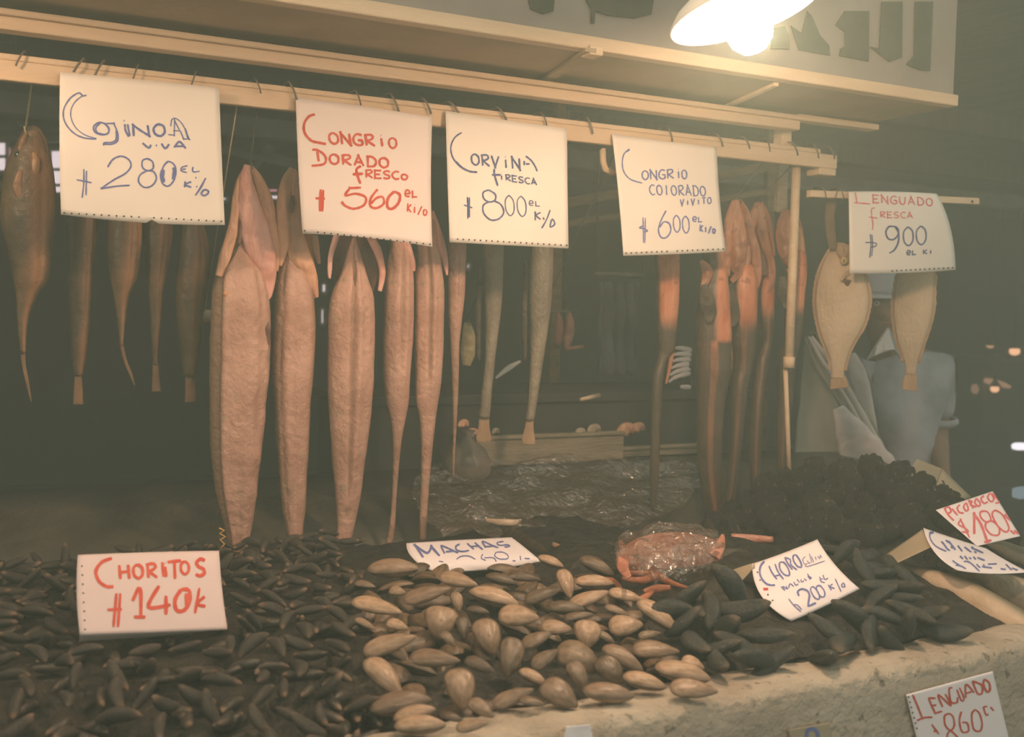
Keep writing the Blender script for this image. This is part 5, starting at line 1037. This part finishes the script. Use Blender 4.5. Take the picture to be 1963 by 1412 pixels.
nodes = [(pe,(.15,.11)),(be,(.14,.10)),(ch,(.16,.11)),(nk,.055),(px_(hd,0,0,-.09),.062),(px_(hd,0,0,-.02),(.082,.092)),(px_(hd,0,-.01,.07),(.078,.085)),
 (shR,.065),(elR,.045),(wrR,.030),(haR,.034),(shL,.062),(elL,.043),(wrL,.030),(haL,.034),
 (hipR,.095),(Vector((hipR.x,hipR.y,zk)),.06),(Vector((hipR.x,hipR.y+.02,.09)),.042),(Vector((hipR.x-.02,hipR.y-.13,.04)),.035),
 (hipL,.095),(Vector((hipL.x,hipL.y,zk)),.06),(Vector((hipL.x,hipL.y+.02,.09)),.042),(Vector((hipL.x-.02,hipL.y-.13,.04)),.035)]
edges = [(0,1),(1,2),(2,3),(3,4),(4,5),(5,6),(2,7),(7,8),(8,9),(9,10),(2,11),(11,12),(12,13),(13,14),(0,15),(15,16),(16,17),(17,18),(0,19),(19,20),(20,21),(21,22)]
def fingers(h, w, iw):
    d = (h-w).normalized(); s_ = d.cross(ZV).normalized(); n_ = s_.cross(d)
    for q_, (o_, ln) in enumerate(((-.027,.062),(-.009,.075),(.009,.080),(.026,.072))):
        i = len(nodes); nodes.append((h+s_*o_+d*.03,.0095)); nodes.append((h+s_*o_*1.1+d*(.03+ln*.5)-n_*.006,.0085)); nodes.append((h+s_*o_*1.15+d*(.03+ln*.85)-n_*.026,.0075)); edges.extend([(iw,i),(i,i+1),(i+1,i+2)])
    i = len(nodes); nodes.append((h+s_*.042-d*.005,.011)); nodes.append((h+s_*.058+d*.03-n_*.012,.009)); edges.extend([(iw,i),(i,i+1)])
fingers(haR, wrR, 10); fingers(haL, wrL, 14)
i = len(nodes); nodes.append((px_(hd,-.035,.10,-.035),.014)); edges.append((5,i))     # nose
for sx in (-1,1): nodes.append((px_(hd,.088*sx,-.01,-.02),.018)); edges.append((5,len(nodes)-1))   # ears
skinmesh('body', nodes, edges, SKIN, fo)
for sx in (-1,1):
    b = MB(); b.sphere(px_(hd,.034*sx-.02,.078,.0), .011, 10); ey = b.build('eye', WHITEC, fo, True)
    b = MB(); b.sphere(px_(hd,.034*sx-.022,.086,.0), .005, 8); b.build('pupil', EYE, ey, True)
    b = MB(); b.tube([px_(hd,.02*sx-.02,.088,.02),px_(hd,.05*sx-.02,.08,.02)], .004, 6); b.build('eyebrow', HAIR, fo, True)
b = MB(); b.tube([px_(hd,-.045,.082,-.072),px_(hd,-.02,.09,-.075),px_(hd,.008,.082,-.072)], [.003,.006,.003], 6); b.build('mouth', MEAT, fo, True)
b = MB(); b.sphere(px_(hd,.012,-.022,.03), .096, 16, (1,1,.95)); b.build('hair', HAIR, fo, True)
b = MB(); b.lathe([(.104,.035),(.106,.05),(.10,.085),(.075,.115),(.03,.128),(.001,.13)], px_(hd,0,-.005,.0), (-.05,-.1,1), 28)
cp = b.build('cap', CAPM, fo, True)
b = MB(); rings = []
for t in range(13):
    a = math.radians(-70+140*t/12); dirv = -f0*math.cos(a)*1.0+r0*math.sin(a)-r0*.35*math.cos(a)
    base = px_(hd,0,-.005,.042); rings.append([base+dirv*.10, base+dirv*(.10+.07*math.cos(a*.9))-ZV*.02, base+dirv*(.10+.07*math.cos(a*.9))-ZV*.025, base+dirv*.10-ZV*.006])
b.loft(rings); b.build('cap_brim', CAPM, cp, True)
sn = [(px_(pe,0,0,.0),(.165,.125)),(be,(.16,.12)),(ch,(.178,.128)),(px_(nk,.01,-.01,-.04),(.085,.075)),(shR,.082),(shR.lerp(elR,.55),.070),(shR.lerp(elR,.96),.068),(shL,.08),(shL.lerp(elL,.55),.068),(shL.lerp(elL,.95),.064)]
skinmesh('shirt', sn, [(0,1),(1,2),(2,3),(2,4),(4,5),(5,6),(2,7),(7,8),(8,9)], SHIRT, fo)
b = MB(); el = shR.lerp(elR,.93); ax_ = (elR-shR).normalized(); b.lathe([(.072,-.012),(.078,-.006),(.079,.008),(.074,.016),(.066,.012),(.066,-.01),(.072,-.012)], el, ax_, 20); b.build('sleeve_cuff', SHIRT, fo, True)
def patch(pts, dY, name, m, th=.012):
    P = [pp(x, y, dY+d_) for x, y, d_ in pts]; n_ = len(P); b = MB(); b.add(P+[v+Vector((0,th,0)) for v in P], [tuple(range(n_)), tuple(reversed(range(n_,2*n_)))]+[(i,n_+i,n_+(i+1)%n_,(i+1)%n_) for i in range(n_)])
    o = b.build(name, m, fo, False, bevel=.004); return o
patch([(1664,690,-.02),(1682,662,-.03),(1704,628,-.02),(1716,670,-.03),(1700,672,-.05),(1676,682,-.05)], -.13, 'collar', WHITEC)
patch([(1704,628,.0),(1724,652,.02),(1732,690,.0),(1716,672,-.02)], -.11, 'collar', SHIRT)
flap([(1630,678,9),(1640,705,15),(1650,740,17),(1662,790,14),(1674,840,10)], PY-.19, 'towel', WHITEC, fo, .25)
def legs():
    for h in (hipR, hipL):
        b = MB(); b.tube([h+ZV*.05, Vector((h.x,h.y,zk)), Vector((h.x,h.y+.02,.10))], [.13,.085,.075], 16); b.build('trouser_leg', DARKT, fo, True)
        b = MB(); b.sphere((h.x-.01,h.y-.06,.05), .06, 14, (.8,2.2,.8)); b.build('boot', HAIR, fo, True)
DARKT = mat('dark_trousers', (.04,.04,.045), None, 8, .85); legs()

# ---------------------------------------------------------------- far right: another stall's lights
def farlight(x, y, Y, rx, rz, c, s, name, lab, grp=None):
    P = aY(x, y, Y); k = (P-CAM).dot(FW)/F; o = empty(name, P); tag(o, lab, 'lamp', grp)
    b = MB(); b.sphere(P, 1.0, 14, (rx*k, .05, rz*k)); b.build('bulb', emit('far_glow', c, s), o, True)
    b = MB(); b.lathe([(rx*k*1.5,0),(rx*k*.7,.05),(.02,.08),(.01,.14),(.001,.14)], P+ZV*(rz*k*.7), ZV, 16); b.build('shade', STEEL, o, True)
    b = MB(); b.tube([P+ZV*.1, Vector((P.x,P.y,2.80))], .008, 6); b.build('cord', STEEL, o, True)
WARM = (1,.62,.32)
farlight(1945,673,8.3,13,8,WARM,1.6,'far_lamp','warm lit lamp far off at the right photo edge, the upper bright one','far warm lamps'); farlight(1907,745,8.3,8,7,WARM,1.5,'far_lamp','warm lit lamp far off at the right, the lower bright one','far warm lamps')
farlight(1898,664,8.6,6,3,WARM,.7,'far_lamp','small faint lamp far off, left of the upper bright one','far warm lamps')
def glow(pts, Y, m, name, lab, cat='fitting'):
    return tag(flap(pts, Y, name, m, None, .5), lab, cat)
DG = mat('polished_brass', (.75,.5,.3), None, 6, .3, .5, metal=.5)
glow([(1886,728,4),(1900,731,6),(1925,738,5),(1938,742,2)],8.35,emit('glow_awning',(.9,.55,.32),.45),'glow_awning','dim awning made to glow above the lower far lamp','awning')  # lamplight on the awning is put in as its own glow
glow([(1868,736,4),(1869,745,7),(1868,754,5)],8.4,emit('glow_awning2',(.8,.5,.3),.35),'lit_box','dim warm lit box left of the lower far lamp','light box')
o = glow([(1939,855,4),(1948,855,7),(1975,856,7)],5.5,emit('cold_tube',(.9,.97,1),1.6),'fluorescent_tube','bright white lamp tube at the right photo edge','lamp')
glow([(1940,944,8),(1955,944,12),(1980,944,12)],4.6,emit('blue_panel',(.35,.5,.55),.55),'light_box','bluish lit panel at the right edge above the PICOROCOS card','panel')
glow([(1935,697,4),(1950,697,10),(1980,697,10)],8.5,emit('green_panel',(.3,.38,.33),.5),'light_box','greenish lit panel under the upper far lamp','panel')
b = MB(); pl, pr = aY(1850,850,8.6), aY(2150,850,8.6); b.box((pl.x,8.4,0),(pr.x,9.0,1.0)); b.box((pl.x,8.38,1.0),(pr.x,9.02,1.06)); tag(b.build('far_counter', FLOORM, bevel=.01), 'dark counter of another stall far off at the right', 'counter')

# ---------------------------------------------------------------- thin haze added as a veil to lift the blacks
if HAZE:
    m = bpy.data.materials.new('black_lift_haze'); m.use_nodes = True; N = m.node_tree.nodes; N.remove(N['Principled BSDF'])
    vs = N.new('ShaderNodeVolumeScatter'); vs.inputs['Color'].default_value = (.76,1,.92,1); vs.inputs['Density'].default_value = HAZE; vs.inputs['Anisotropy'].default_value = 0
    m.node_tree.links.new(vs.outputs[0], N['Material Output'].inputs['Volume'])
    b = MB(); b.box((-5.5,-2.5,-.5), (17.5,9.8,3.6)); tag(b.build('haze', m), 'thin greenish haze added to lift the dark tones', 'haze', None, 'stuff')
